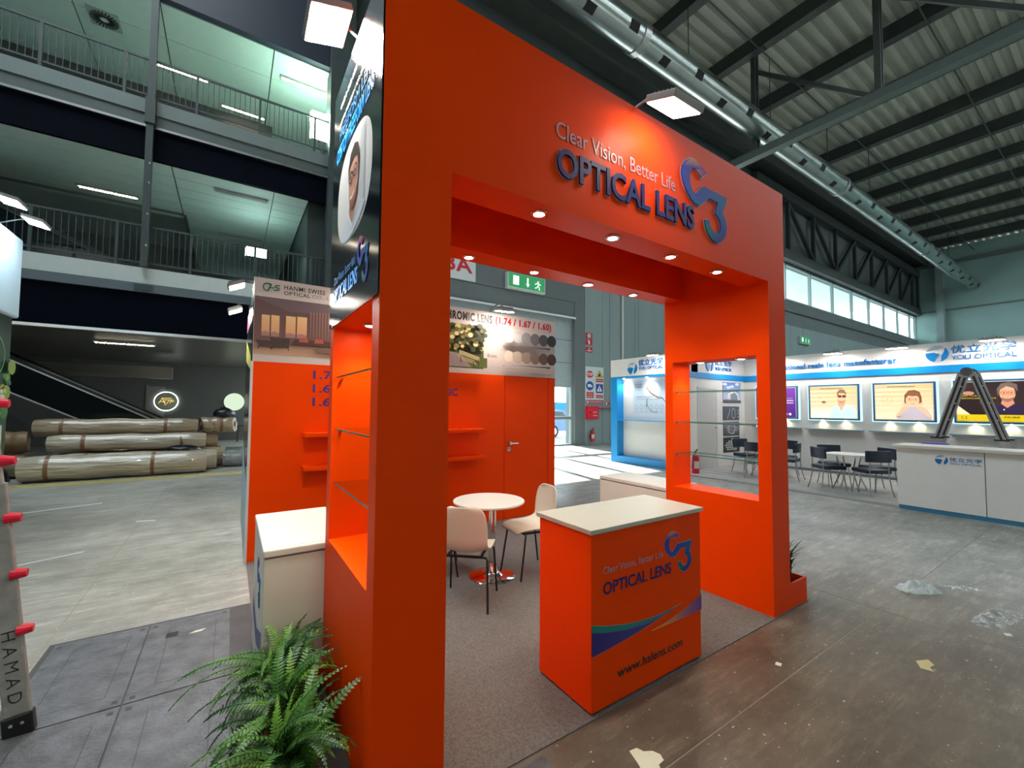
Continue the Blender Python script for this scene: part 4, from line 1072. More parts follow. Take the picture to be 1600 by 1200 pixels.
strip(p, t2_[:8], b2_[:8], (244, 180, 40), (200, 110, 110)); strip(p, t2_[7:], b2_[7:], (200, 110, 110), (110, 56, 150))
p.build('swoosh_print', PRINT, ct)

# ------------------------------------------------------------------ round table and white chairs
tb = thing('bistro_table', (2.157, 3.6, 0), 'round white bistro table on a chrome pedestal', 'table')
o = MB().lathe([(.0, .728), (.34, .728), (.35, .734), (.35, .746), (.345, .75), (0, .75)], (2.157, 3.6, 0), 64).build('tabletop', WHITE, tb); smooth_by_angle(o, 30)
o = MB().lathe([(.036, .10), (.036, .728)], (2.2, 3.6, 0), 28).build('column', CHROME, tb); smooth_by_angle(o)
o = MB().lathe([(.225, 0), (.225, .006), (.215, .012), (.12, .020), (.08, .032), (.06, .06), (.045, .10), (.036, .13)], (2.2, 3.6, .006), 48).build('base_disc', CHROME, tb); smooth_by_angle(o, 50)
SHELL = mat('chair_shell_ivory', (216, 206, 188), rough=.42)
def make_shell_chair():
    t = thing('shell_chair', (0, 0, 0), 'x', 'chair', 'white shell chairs at the bistro table')
    prof = [(.235,.425,.17,0,0),(.225,.445,.195,.004,0),(.17,.455,.205,.012,0),(.08,.448,.21,.018,0),(-.02,.440,.212,.024,0),(-.11,.443,.208,.03,0),(-.165,.460,.203,.032,.004),(-.198,.50,.198,.02,.012),(-.215,.56,.198,.006,.022),(-.228,.64,.198,0,.028),(-.240,.72,.194,0,.028),(-.248,.785,.182,0,.026),(-.252,.825,.155,0,.022),(-.253,.842,.10,0,.02)]
    b = MB(); M = 12; vs = []
    for (y, z, w, cz, cy) in prof:
        for j in range(M+1):
            q = -1+2*j/M
            vs.append((w*q, y+cy*q*q*1.6, z+cz*q*q*1.3))
    fs = [(i*(M+1)+j, i*(M+1)+j+1, (i+1)*(M+1)+j+1, (i+1)*(M+1)+j) for i in range(len(prof)-1) for j in range(M)]
    b.add(vs, fs)
    o = b.build('seat_shell', SHELL, t, smooth=True)
    s = o.modifiers.new('sub', 'SUBSURF'); s.levels = 1; s.render_levels = 1
    s = o.modifiers.new('solid', 'SOLIDIFY'); s.thickness = .011; s.offset = 0
    fr = MB()
    fr.bar((-.15, .14, .418), (.15, .14, .418), .018, .018); fr.bar((-.15, -.15, .418), (.15, -.15, .418), .018, .018)
    fr.bar((-.14, .14, .418), (-.14, -.15, .418), .018, .018); fr.bar((.14, .14, .418), (.14, -.15, .418), .018, .018)
    fr.build('under_frame', BLACKM, t)
    for sx in (-1, 1):
        for sy, yy, y1 in ((1, .14, .215), (-1, -.15, -.225)):
            MB().tube([(sx*.15, yy, .418), (sx*.185, yy+.008*sy, .415), (sx*.195, yy+.015*sy, .40), (sx*.215, y1, .0)], .0095, 8).build('leg', BLACKM, t)
    return t
ch0 = make_shell_chair()
spots = [((1.76, 3.27), (.66, .75), 'white shell chair turned away, nearest the orange left pillar'),
         ((2.60, 3.52), (-.99, .12), 'white shell chair behind the counter, right of the round table'),
         ((1.80, 4.04), (.90, -.42), 'white shell chair mostly hidden behind the left pillar')]
for i, ((x, y), (fx, fy), lab) in enumerate(spots):
    o = ch0 if i == 0 else copy_tree(ch0)
    o.location = (x, y, .006); o.rotation_euler.z = math.atan2(-fx, fy); o['label'] = lab

# ------------------------------------------------------------------ plants
FERNG = [mat('fern_green_deep', (34, 72, 20), rough=.5, var=.25, scale=8), mat('fern_green_mid', (56, 100, 28), rough=.5, var=.25, scale=8), mat('fern_green_light', (92, 134, 42), rough=.5, var=.2, scale=8)]
def frond_mesh(length, pairs, w, arch, mt, seed):
    """one arching fern frond: a stalk with tapering pairs of leaflets"""
    rnd = random.Random(seed); b = MB(); P = []
    for i in range(pairs+1):
        t = i/pairs; th = 1.25 - arch*t
        P.append((P[-1] + Vector((0, math.cos(th), math.sin(th)))*length/pairs) if P else Vector((0, 0, 0)))
    for i in range(0, pairs-2, 3):
        b.bar(P[i], P[i+3], .0045*(1-i/pairs)+.0015, .004)
    for i in range(3, pairs+1):
        t = i/pairs; ww = w*(min(1, t*5)**.6)*(1-t**2.2*.92)
        d = (P[i]-P[i-1]).normalized(); h = length/pairs*.72
        up_ = Vector((1, 0, 0)).cross(d)
        for s in (-1, 1):
            side = (Vector((s, 0, 0)) + d*.32 - up_*rnd.uniform(-.05, .35)).normalized()
            a = P[i]-d*h*.45; c = P[i]+d*h*.45; tp = P[i]+side*ww*rnd.uniform(.9, 1.08); m = P[i]+side*ww*.55
            b.face([a, m-d*h*.5, tp, m+d*h*.5, c])
    me = b.build('frond', mt); data = me.data; bpy.data.objects.remove(me)
    return data
FR = [frond_mesh(.40, 30, .040, 2.3, FERNG[0], 1), frond_mesh(.36, 28, .042, 2.7, FERNG[1], 2), frond_mesh(.44, 32, .040, 1.9, FERNG[1], 3), frond_mesh(.32, 26, .040, 3.0, FERNG[2], 4), frond_mesh(.38, 30, .044, 2.1, FERNG[0], 5), frond_mesh(.30, 26, .036, 1.4, FERNG[2], 6)]
def fern(x, y, z, n, s, label, seed):
    f = thing('potted_fern', (x, y, z), label, 'fern', 'ferns in the left planter')
    rnd = random.Random(seed)
    MB().lathe([(.05, -.05), (.07, .02), (.06, .03), (0.001, .02)], (x, y, z), 16).build('root_ball', SOIL, f)
    for i in range(n):
        o = bpy.data.objects.new('frond', rnd.choice(FR)); COL.objects.link(o); o.parent = f
        az = 2*math.pi*(i*.381966 + rnd.uniform(-.04, .04)); el = rnd.uniform(-.55, .35)
        dx = -math.sin(az)
        if dx > .05: el = .35 + .3*rnd.random() + dx*.35      # fronds next to the pillar stand up
        o.rotation_euler = (el, rnd.uniform(-.45, .45), az)
        k = s*rnd.uniform(.65, 1.1); o.scale = (k, k, k)
        o.location = (rnd.uniform(-.05, .03), rnd.uniform(-.07, .07), rnd.uniform(0, .05))
    return f
fern(.29, 2.52, .19, 76, 1.15, 'rearmost bushy fern against the white cabinet', 1)
fern(.27, 2.20, .18, 80, 1.1, 'middle bushy fern spilling out of the left planter', 2)
fern(.28, 1.90, .17, 80, 1.1, 'nearest bushy fern at the foot of the left pillar', 3)
# spiky plant in the right planter
pg = thing('spiky_plant', (4.08, 2.0, .13), 'dark spiky leaved plant in the right orange planter', 'plant')
SPK = mat('dragon_leaf', (34, 62, 30), rough=.45, var=.2)
rnd = random.Random(6)
def blade():
    b = MB(); n = 6
    P = [(.30*t+.06*t*t, .36*(t-.75*t*t)) for t in [i/n for i in range(n+1)]]
    for i in range(n):
        w0 = .011*math.sin(math.pi*(i/n*.85+.13)); w1 = .011*math.sin(math.pi*min(.99, (i+1)/n*.85+.13))
        b.face([(-w0, P[i][0], P[i][1]), (w0, P[i][0], P[i][1]), (w1, P[i+1][0], P[i+1][1]), (-w1, P[i+1][0], P[i+1][1])])
    o = b.build('leaf', SPK); d = o.data; bpy.data.objects.remove(o); return d
BL = blade()
for c in ((4.08, 1.78), (4.14, 1.86), (4.12, 2.1)):
    for i in range(34):
        o = bpy.data.objects.new('leaf', BL); COL.objects.link(o); o.parent = pg
        o.location = Vector((c[0]+rnd.uniform(-.03, .03), c[1]+rnd.uniform(-.03, .03), .13)) - pg.location
        az = 2*math.pi*i*.381966
        o.rotation_euler = (rnd.uniform(.55, 1.1) if math.cos(az) < .1 else rnd.uniform(-.35, .6), 0, az); k = rnd.uniform(.7, 1.15); o.scale = (k, k, k)

# ================================================================== WHITE AND BLUE STAND ON THE RIGHT
WOOD = mat('grey_wood_laminate_floor', (160, 160, 156), rough=.45, var=.18, scale=5, stretch=(1, .12, 1))
fl = struct(MB().box(9.62, 13.0, -6, 6.7, 0, .03).build('stand_floor', mat('stand_floor_edge', (170, 172, 172), rough=.5)), 'grey wood plank floor of the white stand')
for i in range(17):
    for j in range(4):
        x0 = 9.64+i*.197; y0 = -1.3 + j*2.0 + (i % 2)*.9 - .9; y1 = y0+1.995
        y1 = min(y1, 6.69)
        MB().box(x0, x0+.194, y0, y1, .028, .036).build('floor_plank', WOOD, fl)
yst = thing('stand_wall', (13, 3, 0), 'long white stand wall with blue band, lit pictures and blue lettering', 'exhibition wall')
MB().box(13.0, 13.3, -6, 6.7, 0, 3.16).build('wall_panel', WHITEWALL, yst)
MB().box(12.97, 13.0, -6, 6.68, 2.50, 2.655).build('blue_band', BLUE, yst)
MB().box(12.985, 13.0, -6, 6.7, .03, .1).build('skirting', mat('skirting_grey', (120, 122, 124), rough=.5), yst)
YF = Frame((13.0, 0, 0), (0, -1, 0))
text(YF, 'Professional resin lens manufacturer', -5.98, -3.19, 2.775, 2.915, STEELBLUE, yst, bold=.02, thick=.03, spacing=1.1)
def you_logo(fr, u, v, r, parent, thick=.02):
    """round blue emblem: two blue segments split by a white swoosh"""
    P1 = [(u+r*math.cos(math.radians(a)), v+r*math.sin(math.radians(a))) for a in range(172, 262, 6)]
    solid(fr, P1 + [(u+.02*r, v-.35*r), (u+.18*r, v+.0*r), (u-.3*r, v+.18*r)], STEELB2, parent, 'emblem', thick)
    P2 = [(u+r*math.cos(math.radians(a)), v+r*math.sin(math.radians(a))) for a in range(-70, 46, 6)]
    solid(fr, P2 + [(u+.62*r, v+.22*r), (u+.38*r, v-.28*r)], STEELB2, parent, 'emblem', thick)
    P3 = [(u+r*math.cos(math.radians(a)), v+r*math.sin(math.radians(a))) for a in range(60, 162, 6)]
    solid(fr, P3 + [(u-.4*r, v+.55*r), (u+.1*r, v+.6*r)], mat('emblem_pale_blue', (150, 176, 196), rough=.4), parent, 'emblem', thick)
STEELB2 = mat('emblem_blue', (0, 118, 186), rough=.35)
def you_words(fr, u0, u1, vc0, vc1, vy0, vy1, parent, thick=.02):
    text(fr, '优立光学', u0, u1, vc0, vc1, STEELBLUE, parent, bold=.012, thick=thick, spacing=1.05)
    text(fr, 'YOU OPTICAL', u0, u1, vy0, vy1, STEELBLUE, parent, thick=thick)
you_logo(YF, -2.515, 2.915, .18, yst); you_words(YF, -2.30, -1.39, 2.90, 3.075, 2.765, 2.86, yst)
# four lit picture boxes with shelves
SKIN = (236, 186, 150)
def picture(kind, fr, u0, u1, v0, v1, parent):
    p = Print(fr, .082); W = u1-u0; H = v1-v0
    X = lambda t: u0+t*W
    Z = lambda t: v0+t*H
    if kind == 0:
        p.rect(u0, u1, v0, v1, (70, 30, 120), (120, 60, 160)); p.rect(u0, X(.5), v0, v1, (60, 26, 110), (150, 80, 190)); p.ell(X(.55), Z(.55), .24*W, .2*H, (150, 90, 190)); p.ell(X(.5), Z(.55), .12*W, .1*H, (190, 130, 210))
        p.ell(X(.86), Z(.1), .035*W, .045*H, (235, 215, 240)); p.ell(X(.76), Z(.1), .035*W, .045*H, (235, 215, 240)); p.rect(X(.72), X(.95), Z(.55), Z(.58), (220, 200, 235)); p.rect(X(.78), X(.95), Z(.47), Z(.5), (220, 200, 235))
    elif kind in (1, 2):
        p.rect(u0, u1, v0, v1, (236, 222, 190), (206, 172, 124))
        for k in range(5): p.poly([(u0, Z(.30+.13*k)), (u1, Z(.32+.13*k)), (u1, Z(.35+.13*k)), (u0, Z(.37+.13*k))], [(238, 220, 176), (224, 196, 146), (224, 196, 146), (238, 220, 176)])
        p.rect(X(.22), X(.72), Z(.93), Z(.955), (160, 140, 100))
        if kind == 1:
            p.rect(u0, X(.55), v0, Z(.42), (232, 234, 226), (214, 200, 166))
            p.arc(X(.24), Z(.62), .16*W, .21*H, .004, (190, 170, 130)); p.arc(X(.22), Z(.64), .04*W, .03*H, .008, (180, 150, 110)); p.ell(X(.30), Z(.505), .05*W, .04*H, (120, 100, 80)); p.rect(u0, X(.5), Z(.50), Z(.505), (170, 150, 120))
            p.poly([(X(.42), v0), (X(.48), Z(.30)), (X(.58), Z(.40)), (X(.80), Z(.42)), (X(.95), Z(.34)), (u1, Z(.2)), (u1, v0)], (198, 226, 228))
            p.poly([(X(.62), Z(.39)), (X(.68), Z(.20)), (X(.76), Z(.42))], (222, 176, 146)); p.ribbon([(X(.60), Z(.40)), (X(.675), Z(.2)), (X(.77), Z(.43))], .012, (232, 244, 244))
            p.poly([(X(.61), Z(.38)), (X(.76), Z(.40)), (X(.75), Z(.52)), (X(.62), Z(.52))], (224, 164, 130))
            p.ell(X(.69), Z(.65), .095*W, .185*H, SKIN); p.poly([(X(.59), Z(.68)), (X(.60), Z(.82)), (X(.65), Z(.90)), (X(.74), Z(.90)), (X(.79), Z(.80)), (X(.785), Z(.72)), (X(.75), Z(.78)), (X(.64), Z(.79)), (X(.615), Z(.70))], (136, 100, 70))
            p.poly([(X(.60), Z(.60)), (X(.62), Z(.5)), (X(.69), Z(.455)), (X(.76), Z(.5)), (X(.78), Z(.58)), (X(.73), Z(.545)), (X(.65), Z(.545))], (190, 146, 112))
            for a in (.655, .745): p.ell(X(a), Z(.685), .042*W, .045*H, (80, 56, 40))
            p.ribbon([(X(.6), Z(.70)), (X(.79), Z(.71))], .008, (120, 80, 50)); p.ribbon([(X(.66), Z(.535)), (X(.73), Z(.54))], .008, (190, 100, 86)); p.ribbon([(X(.70), Z(.66)), (X(.71), Z(.61)), (X(.695), Z(.605))], .006, (206, 146, 110))
        else:
            p.arc(X(.22), Z(.58), .09*W, .13*H, .008, (200, 170, 110)); p.ell(X(.22), Z(.58), .03*W, .04*H, (226, 196, 140))
            p.poly([(X(.38), v0+.02), (X(.44), Z(.16)), (X(.52), Z(.32)), (X(.64), Z(.38)), (X(.80), Z(.38)), (X(.90), Z(.30)), (X(.97), Z(.12)), (X(.97), v0)], (190, 180, 190))
            p.poly([(X(.52), Z(.42)), (X(.53), Z(.70)), (X(.60), Z(.82)), (X(.70), Z(.84)), (X(.79), Z(.78)), (X(.82), Z(.62)), (X(.82), Z(.44)), (X(.77), Z(.40)), (X(.57), Z(.40))], (120, 74, 50))
            p.ell(X(.665), Z(.55), .115*W, .19*H, (246, 190, 150)); p.poly([(X(.55), Z(.60)), (X(.57), Z(.76)), (X(.68), Z(.80)), (X(.78), Z(.74)), (X(.79), Z(.60)), (X(.74), Z(.67)), (X(.66), Z(.66)), (X(.60), Z(.68))], (132, 84, 56))
            for a in (.615, .72): p.arc(X(a), Z(.575), .042*W, .048*H, .008, (206, 110, 60), n=16); p.ell(X(a), Z(.575), .013*W, .018*H, (70, 44, 34))
            p.ribbon([(X(.65), Z(.58)), (X(.68), Z(.58))], .006, (206, 110, 60)); p.arc(X(.667), Z(.465), .035*W, .02*H, .009, (200, 80, 70), 200, 340, 8); p.ribbon([(X(.667), Z(.54)), (X(.672), Z(.505))], .007, (222, 150, 112))
            for s in (-1, 1):
                p.poly([(X(.667+s*.27), Z(.06)), (X(.667+s*.05), Z(.36)), (X(.667+s*.10), Z(.44)), (X(.667+s*.17), Z(.36)), (X(.667+s*.30), Z(.10))], (244, 184, 146))
                for k in range(4): p.ribbon([(X(.667+s*(.07+.022*k)), Z(.36)), (X(.667+s*(.085+.03*k)), Z(.45+.015*k))], .020, (250, 196, 160))
            p.ribbon([(X(.38), Z(.07)), (X(.46), Z(.10))], .012, (90, 70, 60))
    else:
        p.rect(u0, u1, v0, v1, (30, 26, 26), (48, 34, 34)); p.rect(X(.4), u1, Z(.16), v1, (58, 44, 40), (40, 30, 34)); p.rect(X(.33), X(.36), Z(.45), v1, (90, 66, 56))
        p.ell(X(.17), Z(.72), .09*W, .05*H, (180, 130, 110)); p.poly([(X(0), Z(.42)), (X(.2), Z(.16)), (X(0), Z(.16))], (232, 216, 180)); p.rect(u0, u1, v0, Z(.17), (216, 186, 20))
        p.poly([(X(.48), Z(.17)), (X(.52), Z(.36)), (X(.62), Z(.43)), (X(.84), Z(.44)), (X(.97), Z(.36)), (u1, Z(.17))], (44, 34, 66))
        p.poly([(X(.62), Z(.45)), (X(.70), Z(.34)), (X(.80), Z(.45)), (X(.78), Z(.55)), (X(.64), Z(.55))], (206, 140, 110)); p.ell(X(.71), Z(.70), .105*W, .20*H, (228, 160, 124))
        p.poly([(X(.58), Z(.62)), (X(.57), Z(.82)), (X(.63), Z(.95)), (X(.74), Z(.985)), (X(.84), Z(.92)), (X(.845), Z(.74)), (X(.81), Z(.82)), (X(.70), Z(.88)), (X(.62), Z(.80))], (104, 88, 80))
        p.poly([(X(.62), Z(.62)), (X(.65), Z(.52)), (X(.71), Z(.485)), (X(.78), Z(.53)), (X(.80), Z(.62)), (X(.74), Z(.575)), (X(.68), Z(.575))], (150, 110, 92))
        for a in (.665, .765): p.arc(X(a), Z(.72), .042*W, .048*H, .008, (160, 40, 30), n=16); p.ell(X(a), Z(.72), .012*W, .016*H, (40, 28, 26))
        p.ribbon([(X(.70), Z(.73)), (X(.725), Z(.73))], .006, (160, 40, 30)); p.ribbon([(X(.715), Z(.68)), (X(.725), Z(.625)), (X(.705), Z(.62))], .008, (196, 126, 96)); p.ribbon([(X(.69), Z(.555)), (X(.75), Z(.56))], .008, (160, 76, 66)); p.ell(X(.66), Z(.30), .012*W, .02*H, (232, 226, 230))
    o = p.build('lit_picture', BACKLIT, parent)
    if kind == 3:
        YT = mat('yellow_lettering', (236, 206, 60), rough=.5)
        text(fr, 'MAKE YOUR OWN', X(.06), X(.42), Z(.635), Z(.672), YT, parent, bold=.02, thick=.001, n=.1)
        text(fr, 'PERSONALIZED FREEFORM', X(.06), X(.56), Z(.57), Z(.607), YT, parent, bold=.02, thick=.001, n=.1)
        text(fr, 'C E', X(.06), X(.15), Z(.055), Z(.125), BLACKTXT, parent, thick=.001, n=.1); text(fr, 'EYE LENS', X(.66), X(.86), Z(.09), Z(.13), BLACKTXT, parent, bold=.03, thick=.001, n=.1)
    elif kind == 1: text(fr, 'PROGRESSIVE LENS', X(.24), X(.70), Z(.925), Z(.955), BLACKTXT, parent, thick=.001, n=.1)
    elif kind == 2: text(fr, 'MYOPIA CONTROL LENS', X(.24), X(.70), Z(.925), Z(.955), BLACKTXT, parent, thick=.001, n=.1)
    elif kind == 0: text(fr, 'BLUE BLOCK', X(.74), X(.94), Z(.62), Z(.66), WHITETXT, parent, thick=.001, n=.1)
FRB = mat('picture_frame_blue', (40, 92, 132), rough=.35)
labs = ['purple lit picture box at the left, half behind the orange wing', 'lit picture of a man in sunglasses and pale shirt', 'lit picture of a girl in glasses resting chin on hands', 'lit dark picture of a bearded man with yellow strip behind the ladder']
for i, ya in enumerate((6.33, 4.98, 3.63, 2.275)):
    yb = ya-1.09
    t = thing('picture_box', (13.0, (ya+yb)/2, 1.41), labs[i], 'picture box')
    MB().box(12.925, 13.0, yb, ya, 1.405, 2.31).build('frame', FRB, t)
    MB().box(12.921, 12.925, yb+.035, ya-.035, 1.44, 2.275).build('white_border', WHITE, t)
    picture(i, YF, -ya+.05, -yb-.05, 1.455, 2.26, t)
    MB().box(12.97, 12.999, yb-.03, ya+.03, 1.39, 2.335).build('glow_edge', emit('edge_led', (170, 226, 240), 1.3), t)
    s = tag(MB().box(12.80, 13.0, yb-.05, ya+.06, 1.145, 1.175).build('display_shelf', mat('shelf_blue_grey', (120, 150, 166), rough=.35)), 'narrow display shelf under the ' + ('purple picture box', 'sunglasses picture', 'girl picture', 'bearded man picture')[i], 'shelf')
    for yy in (ya-.3, yb+.3):
        MB().tube([(12.955, yy, 1.404), (12.955, yy, 1.392)], .02, 12).build('under_light', emit('warm_bulb', (255, 226, 150), 14), t)
        spot('under_light_beam', (12.945, yy, 1.385), 3.0, 140, .9, (1, .86, .5), None, (.1, 0, -1), .015)
# return wall with posters and door
SF = Frame((0, 6.7, 0), (1, 0, 0))
stb = thing('storage_room', (11.6, 8, 0), 'white storage room of the stand with blue display front and grey door', 'exhibition wall')
MB().box(10.60, 13.3, 6.72, 9.28, 0, 3.16).build('wall_panel', WHITEWALL, stb)
MB().box(10.30, 10.60, 6.70, 9.28, 2.63, 3.16).build('header_panel', WHITEWALL, stb)
MB().box(10.0, 10.30, 6.70, 9.28, 2.63, 3.16).build('header_panel', WHITEWALL, stb)
MB().box(10.30, 13.0, 6.70, 6.72, 0, 3.16).build('wall_panel', WHITEWALL, stb)
MB().box(10.0, 13.0, 6.68, 6.70, 2.50, 2.655).build('blue_band', BLUE, stb)
MB().box(10.0, 10.53, 6.688, 6.70, 0, 2.50).build('end_panel', WHITE, stb)
d = MB().box(10.58, 11.46, 6.685, 6.70, .03, 2.22).build('door', mat('door_pale_grey', (190, 188, 184), rough=.5), stb)
MB().box(11.38, 11.42, 6.65, 6.685, 1.12, 1.16).bar((11.40, 6.64, 1.14), (11.28, 6.64, 1.14), .02, .02).build('door_handle', CHROME, d)
MB().box(10.54, 10.575, 6.68, 6.70, .03, 2.26).box(11.465, 11.50, 6.68, 6.70, .03, 2.26).box(10.54, 11.5, 6.68, 6.70, 2.225, 2.26).build('door_frame', WHITEWALL, stb)
you_logo(SF, 11.16, 2.90, .19, stb); you_words(SF, 11.42, 12.28, 2.90, 3.05, 2.76, 2.85, stb)
def poster(v0, v1, u0, u1, lab, kind):
    t = tag(MB().box(u0, u1, 6.69, 6.70, v0, v1).build('poster', mat('poster_board', (40, 42, 46), rough=.4)), lab, 'poster')
    f = Frame((0, 6.69, 0), (1, 0, 0)); p = Print(f, .001); W = u1-u0; H = v1-v0
    X = lambda a: u0+a*W
    Z = lambda a: v0+a*H
    if kind == 0:
        p.rect(u0, u1, v0, v1, (206, 214, 222), (74, 120, 190))
        for a, b in ((.1, .9), (.5, .8), (.8, .92), (.3, .75)): p.ell(X(a), Z(b), .12, .04, (214, 222, 236))
        p.poly([(X(.22), Z(.12)), (X(.25), Z(.44)), (X(.62), Z(.62)), (X(.86), Z(.40)), (X(.9), Z(.12))], (226, 226, 222)); p.poly([(X(.42), Z(.12)), (X(.40), Z(.42)), (X(.66), Z(.52)), (X(.80), Z(.36)), (X(.82), Z(.12))], (130, 140, 150)); p.poly([(X(.25), Z(.44)), (X(.62), Z(.62)), (X(.86), Z(.40)), (X(.84), Z(.36)), (X(.62), Z(.55)), (X(.27), Z(.39))], (240, 240, 238))
        p.rect(u0, u1, v0, Z(.14), (80, 76, 72))
        for k in range(8): p.rect(X(.05+.05*k), X(.08+.05*k), Z(.1), Z(.19), (110, 104, 98))
    elif kind == 1:
        p.rect(u0, u1, v0, v1, (66, 68, 72), (84, 86, 90)); p.arc(X(.64), Z(.5), .11*W, .36*H, .02, (190, 196, 200)); p.ribbon([(X(.25), Z(.12)), (X(.36), Z(.5)), (X(.42), Z(.85))], .025, (180, 184, 188))
        for k in range(3): p.rect(X(.9), X(.94), Z(.2+.22*k), Z(.3+.22*k), (200, 204, 206))
    elif kind == 2:
        p.rect(u0, u1, v0, v1, (70, 72, 84), (112, 112, 120)); rnd = random.Random(3)
        for k in range(9): p.arc(X(rnd.uniform(.15, .85)), Z(rnd.uniform(.2, .8)), .08*W, .12*H, .014, (176, 176, 184), n=14)
        p.arc(X(.5), Z(.5), .22*W, .34*H, .02, (206, 206, 212))
    else:
        p.rect(u0, u1, v0, v1, (40, 42, 44))
        for r, zz in ((5, .2), (6, .34), (7, .48), (6, .62), (4, .74)):
            for k in range(r): p.ell(X(.5+(k-(r-1)/2)*.125), Z(zz), .05*W, .055*H, (206, 210, 212), n=12)
        p.ell(X(.5), Z(.88), .07*W, .05*H, (206, 210, 212))
    p.build('poster_print', PRINT, t)
poster(1.84, 2.44, 11.81, 12.76, 'poster of a white building under blue sky on the white wall', 0)
poster(1.335, 1.74, 11.80, 12.66, 'dark poster of a lens edge below the building poster', 1)
poster(.885, 1.295, 11.80, 12.66, 'grey poster of many small lenses, third from the top', 2)
poster(.41, .845, 11.80, 12.66, 'dark poster of a pyramid of pale discs, lowest of four', 3)
# blue display window at the front
MB().box(10.0, 10.30, 9.03, 9.28, 0, 2.63).build('blue_jamb', BLUE, stb)
MB().box(10.0, 10.30, 6.70, 6.95, 0, 2.63).build('blue_jamb', BLUE, stb)
MB().box(10.0, 10.60, 6.95, 9.03, 0, .205).build('blue_sill', BLUE, stb)
MB().box(10.0, 10.60, 6.95, 9.03, 2.575, 2.63).build('blue_head', BLUE, stb)
MB().box(10.29, 10.33, 6.95, 9.03, .205, 2.575).build('display_back', WHITEWALL, stb)
MB().box(10.03, 10.29, 6.95, 9.03, 1.29, 1.305).build('glass_shelf', mat('shelf_blue_edge', (60, 150, 196), rough=.15), stb)
DF = Frame((10.29, 0, 0), (0, -1, 0))
p = Print(DF, .001)
p.rect(-8.65, -7.05, 1.50, 2.50, (196, 208, 220), (178, 196, 214)); p.ell(-7.95, 2.2, .3, .25, (206, 216, 226))
p.ribbon([(-8.15, 2.28), (-7.98, 2.1), (-7.75, 1.98), (-7.6, 1.96)], .05, (150, 126, 116)); p.ribbon([(-8.16, 2.26), (-8.12, 2.34)], .03, (130, 112, 108)); p.ribbon([(-7.6, 1.96), (-7.5, 1.85), (-7.45, 2.0)], .03, (90, 80, 90))
p.arc(-7.85, 1.85, .28, .3, .03, (150, 160, 172), 170, 290); p.ribbon([(-8.13, 1.95), (-8.15, 1.7)], .03, (120, 132, 146))
for k in range(6): p.arc(-8.52+.18*k, 1.70, .05, .07, .008, (120, 130, 140), n=16); p.rect(-8.55+.18*k, -8.49+.18*k, 1.56, 1.575, (130, 140, 150))
p.build('display_print', PRINT, stb)
text(DF, 'CRYSTAL', -8.58, -8.3, 2.36, 2.40, GREYTXT, stb, bold=.01, thick=.001, n=.01); text(DF, 'CLEAR', -8.58, -8.3, 2.29, 2.33, GREYTXT, stb, bold=.01, thick=.001, n=.01)
text(DF, 'SINGLE CLARITY', -8.53, -7.9, 1.985, 2.02, GREYTXT, stb, bold=.01, thick=.001, n=.01); text(DF, 'WIDE FIELD, NATURAL VISION', -8.53, -7.7, 1.915, 1.94, GREYTXT, stb, thick=.001, n=.01)
XF = Frame((10.0, 0, 0), (0, -1, 0))
you_logo(XF, -8.42, 2.85, .175, stb); you_words(XF, -8.19, -7.36, 2.905, 3.09, 2.79, 2.88, stb)
for y in (8.85, 8.0, 7.15):
    MB().tube([(10.12, y, 2.576), (10.12, y, 2.566)], .03, 12).build('spot_bulb', BULB, stb); spot('display_beam', (10.12, y, 2.55), 14, 120, .8, (.9, .97, 1), None, (.15, 0, -1), .03)
# flood lights of this stand
flood((9.66, 7.45, 3.12), (.03, 0, -1), .20, .26, 'flood light over the round emblem of the blue display front', [(9.8, 7.45, 3.22), (10.02, 7.45, 3.22), (10.05, 7.45, 3.16)], LENSFAR)
flood((11.6, 6.35, 3.10), (0, .03, -1), .26, .20, 'flood light over the return wall, seen through the portal window', [(11.6, 6.5, 3.2), (11.6, 6.72, 3.2), (11.6, 6.75, 3.16)], LENSFAR)
for i, y in enumerate((5.6, 4.31, 3.09, 1.65, .3)):
    flood((12.6, y, 3.07), (.03, 0, -1), .24, .34, ['flood light hidden behind the orange right wing', 'flood light left over the word lens on the white wall', 'flood light between the slogan and the round emblem', 'flood light over the blue Chinese characters on the white wall', 'flood light past the right end of the emblem, beyond the frame edge'][i], [(12.75, y, 3.2), (13.02, y, 3.2), (13.05, y, 3.16)], LENSFAR)
# service counter
sc = thing('service_counter', (9.8, .6, 0), 'long white counter with blue plinth and small blue emblem', 'counter')
for y0, y1 in ((1.385, 2.39), (.38, 1.375), (-.62, .37)):
    MB().box(9.57, 10.1, y0, y1, .07, 1.03).build('counter_panel', mat('counter_panel_white', (240, 240, 236), rough=.5), sc)
MB().box(9.58, 10.1, -.62, 2.38, 0, .07).build('blue_plinth', mat('plinth_blue', (60, 130, 166), rough=.5), sc)
MB().box(9.50, 10.16, -.66, 2.43, 1.03, 1.085).build('worktop', WHITE, sc, bevel=.012)
KF = Frame((9.57, 0, 0), (0, -1, 0))
you_logo(KF, -1.845, .875, .075, sc, .004); you_words(KF, -1.755, -1.405, .86, .925, .815, .845, sc, .003)
